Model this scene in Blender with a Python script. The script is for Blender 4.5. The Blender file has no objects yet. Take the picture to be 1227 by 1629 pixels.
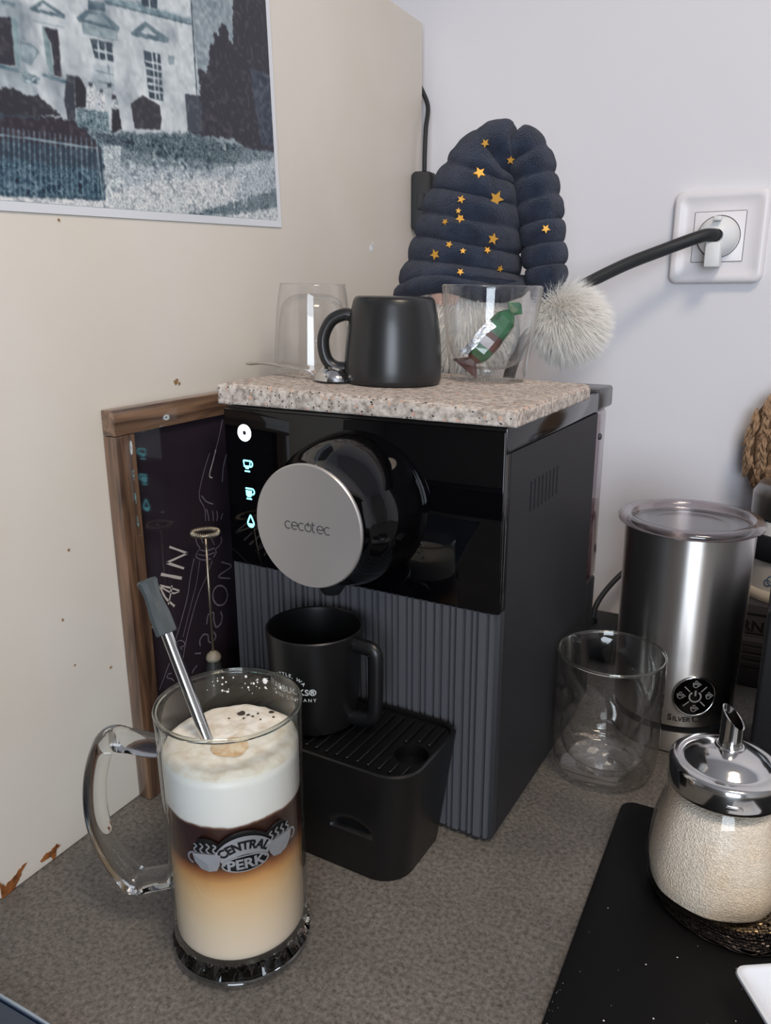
import bpy, bmesh, math, random
import numpy as np
from mathutils import Vector, Matrix, Euler
from mathutils.bvhtree import BVHTree
from mathutils import noise as mnoise

random.seed(7)
rng = np.random.default_rng(7)
S = bpy.context.scene
COL = S.collection
PI = math.pi

# ------------------------------------------------------------------ camera
cam_d = bpy.data.cameras.new('camera'); cam = bpy.data.objects.new('camera', cam_d); COL.objects.link(cam)
S.camera = cam
PITCH, YAW, ROLL = math.radians(15.498), math.radians(27.532), math.radians(-0.2185)
fw = Vector((-math.sin(YAW)*math.cos(PITCH), math.cos(YAW)*math.cos(PITCH), -math.sin(PITCH)))
rt0 = Vector((math.cos(YAW), math.sin(YAW), 0)); up0 = rt0.cross(fw)
rt = rt0*math.cos(ROLL)+up0*math.sin(ROLL); up = -rt0*math.sin(ROLL)+up0*math.cos(ROLL)
CAM = Vector((0, 0, .37))
cam.matrix_world = Matrix(((rt.x, up.x, -fw.x, CAM.x), (rt.y, up.y, -fw.y, CAM.y), (rt.z, up.z, -fw.z, CAM.z), (0, 0, 0, 1)))
cam_d.sensor_fit = 'VERTICAL'; cam_d.sensor_height = 24.0
cam_d.lens = 24.0*1245.93/1629.0
cam_d.clip_start = .01; cam_d.clip_end = 50

# ------------------------------------------------------------------ world, lights, exposure
w = bpy.data.worlds.new('world'); S.world = w; w.use_nodes = True
w.node_tree.nodes['Background'].inputs[0].default_value = (.75, .82, 1, 1)
w.node_tree.nodes['Background'].inputs[1].default_value = .3
S.view_settings.view_transform = 'Standard'; S.view_settings.look = 'None'
S.view_settings.gamma = 1.0; S.view_settings.use_curve_mapping = False
S.view_settings.exposure = -0.22
S.cycles.transparent_max_bounces = 40
S.cycles.max_bounces = 14
S.cycles.transmission_bounces = 14

def area_light(name, loc, target, sx, sy, power, col):
    d = bpy.data.lights.new(name, 'AREA'); d.shape = 'RECTANGLE'; d.size = sx; d.size_y = sy
    d.energy = power; d.color = col
    o = bpy.data.objects.new(name, d); COL.objects.link(o); o.location = loc
    o.rotation_euler = (Vector(target)-Vector(loc)).to_track_quat('-Z', 'Y').to_euler()
    return o
# daylight through the window in the wall behind the photographer, and the warm kitchen ceiling lamp
area_light('window_daylight', (.95, -2.16, .62), (.95, 0, .62), 1.16, 1.36, 62, (.80, .89, 1.0))
lamp = bpy.data.lights.new('ceiling_lamp_light', 'AREA'); lamp.shape = 'DISK'; lamp.size = .46; lamp.energy = 15; lamp.color = (1, .83, .66)
lo = bpy.data.objects.new('ceiling_lamp_light', lamp); COL.objects.link(lo); lo.location = (.45, -.10, 1.51)

# ------------------------------------------------------------------ helpers: colours and materials
def lin(c):
    c = c/255.0
    return c/12.92 if c <= .04045 else ((c+.055)/1.055)**2.4
def rgb(r, g, b): return (lin(r), lin(g), lin(b), 1)
MATS = {}
def mat(name, col=(128, 128, 128), rough=.5, metal=0., spec=.5, coat=0., sheen=0., bump=None, vary=None, emit=None, trans=0., ior=1.45, sss=0.):
    m = bpy.data.materials.new(name); m.use_nodes = True; nt = m.node_tree; b = nt.nodes['Principled BSDF']
    c = rgb(*col)
    b.inputs['Base Color'].default_value = c; b.inputs['Roughness'].default_value = rough; b.inputs['Metallic'].default_value = metal
    b.inputs['Specular IOR Level'].default_value = spec; b.inputs['Coat Weight'].default_value = coat
    b.inputs['Coat Roughness'].default_value = .04; b.inputs['IOR'].default_value = ior
    b.inputs['Sheen Weight'].default_value = sheen; b.inputs['Transmission Weight'].default_value = trans
    if sss:
        b.inputs['Subsurface Weight'].default_value = sss; b.inputs['Subsurface Radius'].default_value = (.006, .004, .003)
        b.inputs['Subsurface Scale'].default_value = 1
    if emit:
        b.inputs['Emission Color'].default_value = rgb(*emit[0]); b.inputs['Emission Strength'].default_value = emit[1]
    if bump or vary:
        tc = nt.nodes.new('ShaderNodeTexCoord')
    if bump:
        n = nt.nodes.new('ShaderNodeTexNoise'); n.inputs['Scale'].default_value = bump[0]; n.inputs['Detail'].default_value = 6
        bn = nt.nodes.new('ShaderNodeBump'); bn.inputs['Strength'].default_value = bump[1]; bn.inputs['Distance'].default_value = bump[2] if len(bump) > 2 else .002
        nt.links.new(tc.outputs['Object'], n.inputs['Vector']); nt.links.new(n.outputs['Fac'], bn.inputs['Height']); nt.links.new(bn.outputs['Normal'], b.inputs['Normal'])
    if vary:   # (scale, colour2, low, high)
        n = nt.nodes.new('ShaderNodeTexNoise'); n.inputs['Scale'].default_value = vary[0]; n.inputs['Detail'].default_value = 8
        r = nt.nodes.new('ShaderNodeMapRange'); r.inputs[1].default_value = vary[2]; r.inputs[2].default_value = vary[3]
        mx = nt.nodes.new('ShaderNodeMix'); mx.data_type = 'RGBA'
        mx.inputs[6].default_value = c; mx.inputs[7].default_value = rgb(*vary[1])
        nt.links.new(tc.outputs['Object'], n.inputs['Vector']); nt.links.new(n.outputs['Fac'], r.inputs[0]); nt.links.new(r.outputs[0], mx.inputs[0])
        nt.links.new(mx.outputs[2], b.inputs['Base Color'])
    MATS[name] = m
    return m
def thin_glass(name, tint=(250, 252, 250), rough=.02, base=.045, power=4.0, gain=.9):
    """clear sheet: Schlick mix of transparent and mirror"""
    m = bpy.data.materials.new(name); m.use_nodes = True; nt = m.node_tree; nt.nodes.clear()
    o = nt.nodes.new('ShaderNodeOutputMaterial'); mx = nt.nodes.new('ShaderNodeMixShader')
    t = nt.nodes.new('ShaderNodeBsdfTransparent'); t.inputs[0].default_value = rgb(*tint)
    g = nt.nodes.new('ShaderNodeBsdfGlossy'); g.inputs['Roughness'].default_value = rough
    lw = nt.nodes.new('ShaderNodeLayerWeight'); lw.inputs[0].default_value = .5
    p = nt.nodes.new('ShaderNodeMath'); p.operation = 'POWER'; p.inputs[1].default_value = power
    a = nt.nodes.new('ShaderNodeMath'); a.operation = 'MULTIPLY_ADD'; a.inputs[1].default_value = gain; a.inputs[2].default_value = base
    nt.links.new(lw.outputs['Facing'], p.inputs[0]); nt.links.new(p.outputs[0], a.inputs[0]); nt.links.new(a.outputs[0], mx.inputs[0])
    nt.links.new(t.outputs[0], mx.inputs[1]); nt.links.new(g.outputs[0], mx.inputs[2]); nt.links.new(mx.outputs[0], o.inputs[0])
    MATS[name] = m
    return m
def M(n): return MATS[n]

# ------------------------------------------------------------------ helpers: geometry
def link(name, verts, faces, m=None, parent=None, smooth=False, angle=None):
    me = bpy.data.meshes.new(name); me.from_pydata([tuple(v) for v in verts], [], faces); me.update()
    return link_mesh(name, me, m, parent, smooth, angle)
def link_mesh(name, me, m=None, parent=None, smooth=False, angle=None):
    if m: me.materials.append(M(m) if isinstance(m, str) else m)
    if smooth or angle:
        me.polygons.foreach_set('use_smooth', [True]*len(me.polygons))
    if angle:
        bm = bmesh.new(); bm.from_mesh(me)
        for e in bm.edges:
            e.smooth = not (len(e.link_faces) == 2 and e.calc_face_angle(0) > math.radians(angle))
        bm.to_mesh(me); bm.free()
    o = bpy.data.objects.new(name, me); COL.objects.link(o)
    if parent: o.parent = parent
    return o
def tag(o, label, cat=None, group=None, kind=None):
    o['label'] = label
    if cat: o['category'] = cat
    if group: o['group'] = group
    if kind: o['kind'] = kind
    return o
def thing(name, label, cat, loc=(0, 0, 0), rot=(0, 0, 0), group=None):
    o = bpy.data.objects.new(name, None); COL.objects.link(o); o.empty_display_size = .02
    o.location = loc; o.rotation_euler = rot
    return tag(o, label, cat, group)
class G:
    """vertex / face collector"""
    def __init__(s): s.v = []; s.f = []
    def add(s, v, f):
        n = len(s.v); s.v += [tuple(x) for x in v]; s.f += [tuple(i+n for i in q) for q in f]; return s
    def box(s, x0, x1, y0, y1, z0, z1):
        return s.add([(x0, y0, z0), (x1, y0, z0), (x1, y1, z0), (x0, y1, z0), (x0, y0, z1), (x1, y0, z1), (x1, y1, z1), (x0, y1, z1)],
                     [(0, 3, 2, 1), (4, 5, 6, 7), (0, 1, 5, 4), (1, 2, 6, 5), (2, 3, 7, 6), (3, 0, 4, 7)])
    def lathe(s, prof, n=48, fn=None, close=False):
        """prof: (r, z) from bottom to top; r=0 makes a pole"""
        v = []; rows = []
        for r, z in prof:
            if r <= 1e-7: rows.append([len(v)]); v.append((0, 0, z))
            else:
                rows.append(list(range(len(v), len(v)+n)))
                for i in range(n):
                    a = 2*PI*i/n; rr = fn(r, z, a) if fn else r
                    v.append((rr*math.cos(a), rr*math.sin(a), z))
        f = []
        pr = list(zip(rows, rows[1:]))
        if close: pr.append((rows[-1], rows[0]))
        for a, b in pr:
            for i in range(n):
                j = (i+1) % n
                if len(a) == 1 and len(b) == 1: continue
                if len(a) == 1: f.append((a[0], b[j], b[i])) if False else f.append((a[0], b[j], b[i])[::-1])
                elif len(b) == 1: f.append((a[i], a[j], b[0]))
                else: f.append((a[i], a[j], b[j], b[i]))
        return s.add(v, f)
    def tube(s, pts, rad, n=12, cap=True, closed=False, flat=None):
        """sweep; rad: number or list; flat=(a,b): scale of the section along normal / binormal"""
        P = [Vector(p) for p in pts]; N = len(P)
        R = rad if hasattr(rad, '__len__') else [rad]*N
        T = []
        for i in range(N):
            a = P[(i-1) % N] if closed else P[max(i-1, 0)]; b = P[(i+1) % N] if closed else P[min(i+1, N-1)]
            T.append((b-a).normalized())
        ref = Vector((0, 0, 1)) if abs(T[0].z) < .9 else Vector((1, 0, 0))
        nrm = (ref-T[0]*ref.dot(T[0])).normalized(); v = []; f = []
        for i in range(N):
            nrm = (nrm-T[i]*nrm.dot(T[i])).normalized(); bi = T[i].cross(nrm)
            fa, fb = flat if flat else (1, 1)
            for k in range(n):
                a = 2*PI*k/n; v.append(P[i]+nrm*(R[i]*fa*math.cos(a))+bi*(R[i]*fb*math.sin(a)))
        for i in range(N if closed else N-1):
            j = (i+1) % N
            for k in range(n):
                l = (k+1) % n; f.append((i*n+k, i*n+l, j*n+l, j*n+k))
        if cap and not closed:
            f.append(tuple(range(n))[::-1]); f.append(tuple((N-1)*n+k for k in range(n)))
        return s.add(v, f)
    def ellipsoid(s, c, r, nu=20, nv=12, fn=None):
        v = []; f = []
        for j in range(nv+1):
            ph = PI*j/nv
            for i in range(nu):
                a = 2*PI*i/nu; d = Vector((math.sin(ph)*math.cos(a), math.sin(ph)*math.sin(a), math.cos(ph)))
                k = fn(d) if fn else 1
                v.append((c[0]+d.x*r[0]*k, c[1]+d.y*r[1]*k, c[2]+d.z*r[2]*k))
        for j in range(nv):
            for i in range(nu):
                l = (i+1) % nu; f.append((j*nu+i, (j+1)*nu+i, (j+1)*nu+l, j*nu+l))
        return s.add(v, f)
    def ribbon(s, pts, wd, place):
        """flat 2-D stroke of width wd (or list); place(x,y)->3-D"""
        N = len(pts); W = wd if hasattr(wd, '__len__') else [wd]*N; v = []; f = []
        for i in range(N):
            a = pts[max(i-1, 0)]; b = pts[min(i+1, N-1)]; dx, dy = b[0]-a[0], b[1]-a[1]; L = math.hypot(dx, dy) or 1
            nx, ny = -dy/L*W[i]/2, dx/L*W[i]/2
            v.append(place(pts[i][0]+nx, pts[i][1]+ny)); v.append(place(pts[i][0]-nx, pts[i][1]-ny))
        for i in range(N-1): f.append((2*i, 2*i+1, 2*i+3, 2*i+2))
        return s.add(v, f)
    def poly(s, pts, place):
        n = len(pts); return s.add([place(*p) for p in pts], [tuple(range(n))])
    def prism(s, pts, place, d):
        """2-D outline extruded by d: place(x,y,h)"""
        n = len(pts); v = [place(x, y, 0) for x, y in pts]+[place(x, y, d) for x, y in pts]
        f = [tuple(range(n))[::-1], tuple(range(n, 2*n))]+[(i, (i+1) % n, n+(i+1) % n, n+i) for i in range(n)]
        return s.add(v, f)
    def make(s, name, m=None, parent=None, smooth=False, angle=None, bevel=0, seg=2, doubles=False):
        me = bpy.data.meshes.new(name); me.from_pydata(s.v, [], s.f)
        bm = bmesh.new(); bm.from_mesh(me)
        if doubles: bmesh.ops.remove_doubles(bm, verts=bm.verts, dist=1e-6)
        bmesh.ops.recalc_face_normals(bm, faces=bm.faces)
        if bevel:
            es = [e for e in bm.edges if len(e.link_faces) == 2 and e.calc_face_angle(0) > .6]
            bmesh.ops.bevel(bm, geom=es, offset=bevel, segments=seg, profile=.5, affect='EDGES')
        bm.to_mesh(me); bm.free(); me.update()
        return link_mesh(name, me, m, parent, smooth, angle or (35 if bevel else None))
def rrect(x0, x1, y0, y1, r, n=6):
    p = []
    for cx, cy, a0 in ((x1-r, y1-r, 0), (x0+r, y1-r, 90), (x0+r, y0+r, 180), (x1-r, y0+r, 270)):
        for i in range(n+1):
            a = math.radians(a0+90*i/n); p.append((cx+r*math.cos(a), cy+r*math.sin(a)))
    return p
def spline(pts, n=8):
    """Catmull-Rom through points (any dimension)"""
    P = [np.array(p, float) for p in pts]; P = [2*P[0]-P[1]]+P+[2*P[-1]-P[-2]]; out = []
    for i in range(1, len(P)-2):
        for k in range(n):
            t = k/n; a, b, c, d = P[i-1:i+3]
            out.append(tuple(.5*((2*b)+(-a+c)*t+(2*a-5*b+4*c-d)*t*t+(-a+3*b-3*c+d)*t**3)))
    out.append(tuple(P[-2])); return out
def arc(cx, cy, r, a0, a1, n=14, ry=None):
    return [(cx+r*math.cos(math.radians(a0+(a1-a0)*i/n)), cy+(ry or r)*math.sin(math.radians(a0+(a1-a0)*i/n))) for i in range(n+1)]
def text_polys(txt, size, align='CENTER', bold=0., space=1.0, sub=None):
    """built-in font -> 2-D triangles"""
    cu = bpy.data.curves.new('t', 'FONT'); cu.body = txt; cu.size = size; cu.align_x = align; cu.offset = bold; cu.space_character = space
    cu.resolution_u = 3
    o = bpy.data.objects.new('t', cu); COL.objects.link(o)
    dg = bpy.context.evaluated_depsgraph_get(); me = bpy.data.meshes.new_from_object(o.evaluated_get(dg))
    bm = bmesh.new(); bm.from_mesh(me); bmesh.ops.triangulate(bm, faces=bm.faces)
    if sub: bmesh.ops.subdivide_edges(bm, edges=[e for e in bm.edges if e.calc_length() > sub], cuts=2)
    bm.verts.index_update()
    v = [(q.co.x, q.co.y) for q in bm.verts]; f = [tuple(q.index for q in p.verts) for p in bm.faces]; bm.free()
    bpy.data.objects.remove(o); bpy.data.curves.remove(cu); bpy.data.meshes.remove(me)
    return v, f
def on_cyl(r, th0, z0, slope=0., taper=0.):
    ca, sa = math.cos(slope), math.sin(slope)
    def f(x, y, h=0.):
        x, y = x*ca-y*sa, x*sa+y*ca
        a = th0+x/r; q = r+h+taper*y; return (q*math.cos(a), q*math.sin(a), z0+y)
    return f

# ------------------------------------------------------------------ materials
def counter_material():
    m = mat('counter_stone', (96, 92, 87), .42, spec=.35); nt = m.node_tree; b = nt.nodes['Principled BSDF']
    tc = nt.nodes.new('ShaderNodeTexCoord')
    n1 = nt.nodes.new('ShaderNodeTexNoise'); n1.inputs['Scale'].default_value = 9; n1.inputs['Detail'].default_value = 6
    n2 = nt.nodes.new('ShaderNodeTexNoise'); n2.inputs['Scale'].default_value = 330; n2.inputs['Detail'].default_value = 7; n2.inputs['Roughness'].default_value = .7
    n3 = nt.nodes.new('ShaderNodeTexNoise'); n3.inputs['Scale'].default_value = 700; n3.inputs['Detail'].default_value = 3
    for n in (n1, n2, n3): nt.links.new(tc.outputs['Object'], n.inputs['Vector'])
    r1 = nt.nodes.new('ShaderNodeValToRGB'); r1.color_ramp.elements[0].position = .3; r1.color_ramp.elements[1].position = .7
    r1.color_ramp.elements[0].color = rgb(106, 102, 99); r1.color_ramp.elements[1].color = rgb(136, 131, 125)
    r2 = nt.nodes.new('ShaderNodeValToRGB'); r2.color_ramp.elements[0].position = .32; r2.color_ramp.elements[1].position = .62
    r2.color_ramp.elements[0].color = (.34, .34, .34, 1); r2.color_ramp.elements[1].color = (1.12, 1.12, 1.12, 1)
    r3 = nt.nodes.new('ShaderNodeValToRGB'); r3.color_ramp.elements[0].position = .28; r3.color_ramp.elements[1].position = .42
    r3.color_ramp.elements[0].color = (.45, .44, .43, 1); r3.color_ramp.elements[1].color = (1, 1, 1, 1)
    a = nt.nodes.new('ShaderNodeMix'); a.data_type = 'RGBA'; a.blend_type = 'MULTIPLY'; a.inputs[0].default_value = 1
    c = nt.nodes.new('ShaderNodeMix'); c.data_type = 'RGBA'; c.blend_type = 'MULTIPLY'; c.inputs[0].default_value = .8
    nt.links.new(n1.outputs['Fac'], r1.inputs[0]); nt.links.new(n2.outputs['Fac'], r2.inputs[0]); nt.links.new(n3.outputs['Fac'], r3.inputs[0])
    nt.links.new(r1.outputs[0], a.inputs[6]); nt.links.new(r2.outputs[0], a.inputs[7]); nt.links.new(a.outputs[2], c.inputs[6]); nt.links.new(r3.outputs[0], c.inputs[7])
    nt.links.new(c.outputs[2], b.inputs['Base Color'])
    bp = nt.nodes.new('ShaderNodeBump'); bp.inputs['Strength'].default_value = .25; bp.inputs['Distance'].default_value = .0006
    nt.links.new(n2.outputs['Fac'], bp.inputs['Height']); nt.links.new(bp.outputs[0], b.inputs['Normal'])
counter_material()
def terrazzo():
    m = mat('terrazzo', (178, 166, 154), .75, spec=.2); nt = m.node_tree; b = nt.nodes['Principled BSDF']
    tc = nt.nodes.new('ShaderNodeTexCoord'); prev = None
    base = nt.nodes.new('ShaderNodeTexNoise'); base.inputs['Scale'].default_value = 260; base.inputs['Detail'].default_value = 8
    wp = nt.nodes.new('ShaderNodeVectorMath'); wp.operation = 'MULTIPLY_ADD'; wp.inputs[1].default_value = (.004, .004, .004)
    dn = nt.nodes.new('ShaderNodeTexNoise'); dn.inputs['Scale'].default_value = 180; dn.inputs['Detail'].default_value = 3
    nt.links.new(tc.outputs['Object'], base.inputs['Vector']); nt.links.new(tc.outputs['Object'], dn.inputs['Vector'])
    nt.links.new(dn.outputs['Color'], wp.inputs[0]); nt.links.new(tc.outputs['Object'], wp.inputs[2])
    rp = nt.nodes.new('ShaderNodeValToRGB'); e = rp.color_ramp.elements; e[0].position = .33; e[0].color = rgb(146, 135, 126); e[1].position = .62; e[1].color = rgb(208, 198, 189)
    nt.links.new(base.outputs['Fac'], rp.inputs[0]); prev = rp.outputs[0]
    for sc, col, th, seed in ((230, (204, 168, 148), .30, 3), (260, (204, 198, 192), .28, 9), (360, (38, 36, 38), .21, 5), (240, (62, 58, 58), .16, 14)):
        vo = nt.nodes.new('ShaderNodeTexVoronoi'); vo.inputs['Scale'].default_value = sc; vo.feature = 'F1'
        ad = nt.nodes.new('ShaderNodeVectorMath'); ad.operation = 'ADD'; ad.inputs[1].default_value = (seed*.113, seed*.07, seed*.19)
        nt.links.new(wp.outputs[0], ad.inputs[0]); nt.links.new(ad.outputs[0], vo.inputs['Vector'])
        # only some cells hold a chip
        sp = nt.nodes.new('ShaderNodeSeparateColor'); nt.links.new(vo.outputs['Color'], sp.inputs[0])
        k = nt.nodes.new('ShaderNodeMath'); k.operation = 'GREATER_THAN'; k.inputs[1].default_value = .62; nt.links.new(sp.outputs[0], k.inputs[0])
        lt = nt.nodes.new('ShaderNodeMath'); lt.operation = 'LESS_THAN'; lt.inputs[1].default_value = th; nt.links.new(vo.outputs['Distance'], lt.inputs[0])
        mu = nt.nodes.new('ShaderNodeMath'); mu.operation = 'MULTIPLY'; nt.links.new(k.outputs[0], mu.inputs[0]); nt.links.new(lt.outputs[0], mu.inputs[1])
        mx = nt.nodes.new('ShaderNodeMix'); mx.data_type = 'RGBA'; nt.links.new(mu.outputs[0], mx.inputs[0]); nt.links.new(prev, mx.inputs[6]); mx.inputs[7].default_value = rgb(*col); prev = mx.outputs[2]
    nt.links.new(prev, b.inputs['Base Color'])
    bp = nt.nodes.new('ShaderNodeBump'); bp.inputs['Strength'].default_value = .6; bp.inputs['Distance'].default_value = .0012
    nt.links.new(base.outputs['Fac'], bp.inputs['Height']); nt.links.new(bp.outputs[0], b.inputs['Normal'])
terrazzo()
def wood(name, c1, c2, scale):
    m = mat(name, c1, .45, spec=.5, coat=1.0); nt = m.node_tree; b = nt.nodes['Principled BSDF']
    tc = nt.nodes.new('ShaderNodeTexCoord'); mp = nt.nodes.new('ShaderNodeMapping'); mp.inputs['Scale'].default_value = scale
    n = nt.nodes.new('ShaderNodeTexNoise'); n.inputs['Scale'].default_value = 1; n.inputs['Detail'].default_value = 8; n.inputs['Distortion'].default_value = .6
    r = nt.nodes.new('ShaderNodeValToRGB'); r.color_ramp.elements[0].position = .36; r.color_ramp.elements[1].position = .66
    r.color_ramp.elements[0].color = rgb(*c1); r.color_ramp.elements[1].color = rgb(*c2)
    nt.links.new(tc.outputs['Object'], mp.inputs[0]); nt.links.new(mp.outputs[0], n.inputs['Vector']); nt.links.new(n.outputs['Fac'], r.inputs[0]); nt.links.new(r.outputs[0], b.inputs['Base Color'])
wood('wood_upright', (66, 47, 36), (120, 90, 68), (160, 160, 14))
wood('wood_rail', (74, 54, 42), (134, 103, 79), (160, 14, 160))
wood('wood_room', (150, 110, 70), (180, 138, 92), (30, 30, 6))
mat('wall_paint', (222, 220, 224), .9, spec=.2, bump=(18, .12, .003))
mat('room_paint', (176, 172, 168), .9, spec=.2)
mat('room_dark', (70, 66, 64), .8)
mat('panel_white', (222, 216, 206), .45, spec=.4, vary=(6, (216, 208, 195), .4, .7))
mat('fibreboard', (150, 92, 44), .9, vary=(220, (104, 60, 28), .4, .65))
mat('spot_brown', (150, 118, 84), .8)
mat('scuff_grey', (196, 190, 182), .8)
mat('black_matte', (24, 24, 26), .5, spec=.4, bump=(1500, .06, .0004))
mat('black_side', (36, 36, 39), .5, spec=.4, bump=(1800, .05, .0003))
mat('black_gloss', (6, 6, 8), .045, spec=.5)
mat('black_glass', (4, 4, 6), .02, spec=.5)
mat('cap_gloss', (22, 21, 22), .12, spec=.6)
mat('lid_grey', (62, 62, 64), .2, spec=.5)
mat('slot_shade', (4, 4, 4), .8)
mat('rib_grey', (78, 79, 84), .45, spec=.4)
mat('rib_back', (46, 47, 51), .5, spec=.4)
mat('aluminium', (206, 202, 199), .42, metal=.85, bump=(2600, .04, .0002))
mat('logo_dark', (52, 52, 55), .5)
mat('led_white', (255, 255, 255), .5, emit=((225, 245, 255), 7.0))
mat('led_cyan', (150, 230, 240), .5, emit=((120, 232, 246), 3.0))
mat('tray_black', (13, 13, 14), .32, spec=.5)
mat('grate_black', (11, 11, 12), .38, spec=.5)
mat('mug_black', (17, 17, 18), .34, spec=.5)
mat('mug_satin', (35, 35, 36), .30, spec=.55)
mat('print_white', (220, 226, 228), .5)
mat('steel', (205, 204, 202), .12, metal=1.0)
mat('silicone_grey', (70, 76, 78), .35, spec=.5)
mat('rubber_black', (24, 25, 27), .5, spec=.4)
mat('cable_black', (38, 40, 42), .5, spec=.4)
mat('plastic_white', (228, 224, 226), .32, spec=.5)
mat('plug_white', (226, 226, 226), .4, spec=.5)
mat('gap_dark', (70, 68, 70), .8)
mat('plush_navy', (42, 52, 74), .95, spec=.1, sheen=.2, bump=(1100, .8, .004), vary=(90, (28, 35, 54), .35, .7))
mat('star_gold', (214, 158, 66), .4, metal=.4)
mat('nose_skin', (228, 186, 168), .9, sheen=.4)
def fur_material():
    m = mat('fur_white', (252, 249, 244), .95, spec=.1); nt = m.node_tree; nt.nodes.remove(nt.nodes['Principled BSDF'])
    d = nt.nodes.new('ShaderNodeBsdfDiffuse'); t = nt.nodes.new('ShaderNodeBsdfTranslucent'); x = nt.nodes.new('ShaderNodeMixShader'); x.inputs[0].default_value = .42
    for q in (d, t): q.inputs[0].default_value = rgb(253, 251, 247)
    nt.links.new(d.outputs[0], x.inputs[1]); nt.links.new(t.outputs[0], x.inputs[2]); nt.links.new(x.outputs[0], nt.nodes['Material Output'].inputs[0])
fur_material()
mat('fur_grey', (196, 202, 206), .95, spec=.1)
mat('foil_green', (24, 104, 58), .22, spec=.8, coat=.6, vary=(150, (14, 70, 40), .35, .65))
mat('foil_brown', (84, 40, 32), .28, spec=.8, coat=.5, vary=(150, (58, 26, 22), .35, .65))
mat('foil_silver', (210, 212, 214), .18, metal=1.0, bump=(160, .5, .003))
mat('chalkboard', (50, 42, 49), .07, spec=.5, vary=(14, (40, 33, 40), .35, .7))
mat('chalk_white', (196, 186, 180), .9)
mat('chalk_faint', (116, 108, 120), .9)
mat('chalk_haze', (64, 58, 72), .9)
mat('board_edge', (58, 50, 42), .6)
mat('black_board', (17, 17, 18), .55, spec=.2, bump=(300, .1, .0006))
mat('crumb_white', (226, 220, 212), .7)
mat('ceramic_white', (226, 230, 236), .22, spec=.5, coat=.3)
mat('bead_dark', (46, 40, 38), .14, metal=.75)
mat('bead_bronze', (150, 128, 100), .2, metal=.9)
mat('thread_dark', (30, 27, 26), .6)
mat('foam_milk', (242, 238, 228), .85, sss=.25, bump=(320, .35, .001), vary=(150, (226, 216, 198), .42, .66))
mat('bubble_dark', (70, 56, 46), .3)
mat('coffee_stain', (206, 166, 116), .7, vary=(160, (232, 214, 186), .4, .65))
mat('milk_drop', (240, 238, 234), .3)
mat('badge_metal', (186, 189, 194), .38, metal=.75)
mat('badge_dark', (16, 16, 18), .4)
mat('whisk_metal', (176, 164, 146), .3, metal=.9)
mat('whisk_cap', (150, 142, 124), .4, spec=.5)
mat('whisk_grip', (52, 54, 52), .35)
mat('carton_grey', (50, 48, 50), .6)
mat('carton_ink', (12, 12, 13), .6)
mat('carton_line', (72, 70, 72), .6)
mat('canister_white', (214, 210, 204), .35)
mat('canister_cream', (216, 204, 186), .4)
mat('canister_blue', (90, 116, 142), .4)
mat('lid_black', (30, 31, 36), .4)
mat('raffia', (164, 132, 102), .8, vary=(2.2, (112, 84, 60), .35, .66))
mat('raffia_core', (104, 78, 54), .9)
mat('hob_glass', (60, 70, 86), .12, spec=.6)
mat('hob_trim', (196, 214, 232), .15, metal=1.0)
mat('window_frame', (225, 225, 225), .5)
def brushed(name, col, rough, aniso, rot):
    m = mat(name, col, rough, metal=1.0); nt = m.node_tree; b = nt.nodes['Principled BSDF']
    t = nt.nodes.new('ShaderNodeTangent'); t.direction_type = 'RADIAL'; t.axis = 'Z'
    b.inputs['Anisotropic'].default_value = aniso; b.inputs['Anisotropic Rotation'].default_value = rot
    nt.links.new(t.outputs[0], b.inputs['Tangent'])
brushed('steel_brushed', (206, 203, 200), .34, .94, .25)
thin_glass('glass_thin', tint=(255, 255, 255), base=.05, gain=.85, power=2.6)
thin_glass('glass_mug', tint=(254, 255, 254), base=.045, gain=.8, power=3.0)
thin_glass('glass_base', tint=(250, 251, 250), rough=.01, base=.10, gain=.85, power=1.8)
thin_glass('glass_twist', tint=(255, 255, 254), base=.06, gain=.9, power=2.2)
mat('glass_rim', (244, 245, 236), .03, trans=1.0, ior=1.46)
thin_glass('glass_lid', tint=(232, 226, 228), rough=.12, base=.10, gain=.7, power=2.5)
thin_glass('tank_clear', tint=(226, 220, 224), rough=.05, base=.08)
thin_glass('tank_water', tint=(206, 178, 184), rough=.05, base=.03)
thin_glass('plastic_haze', tint=(200, 198, 200), rough=.3, base=.22)
mat('glass_solid', (250, 252, 251), .01, trans=1.0, ior=1.46)
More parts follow.
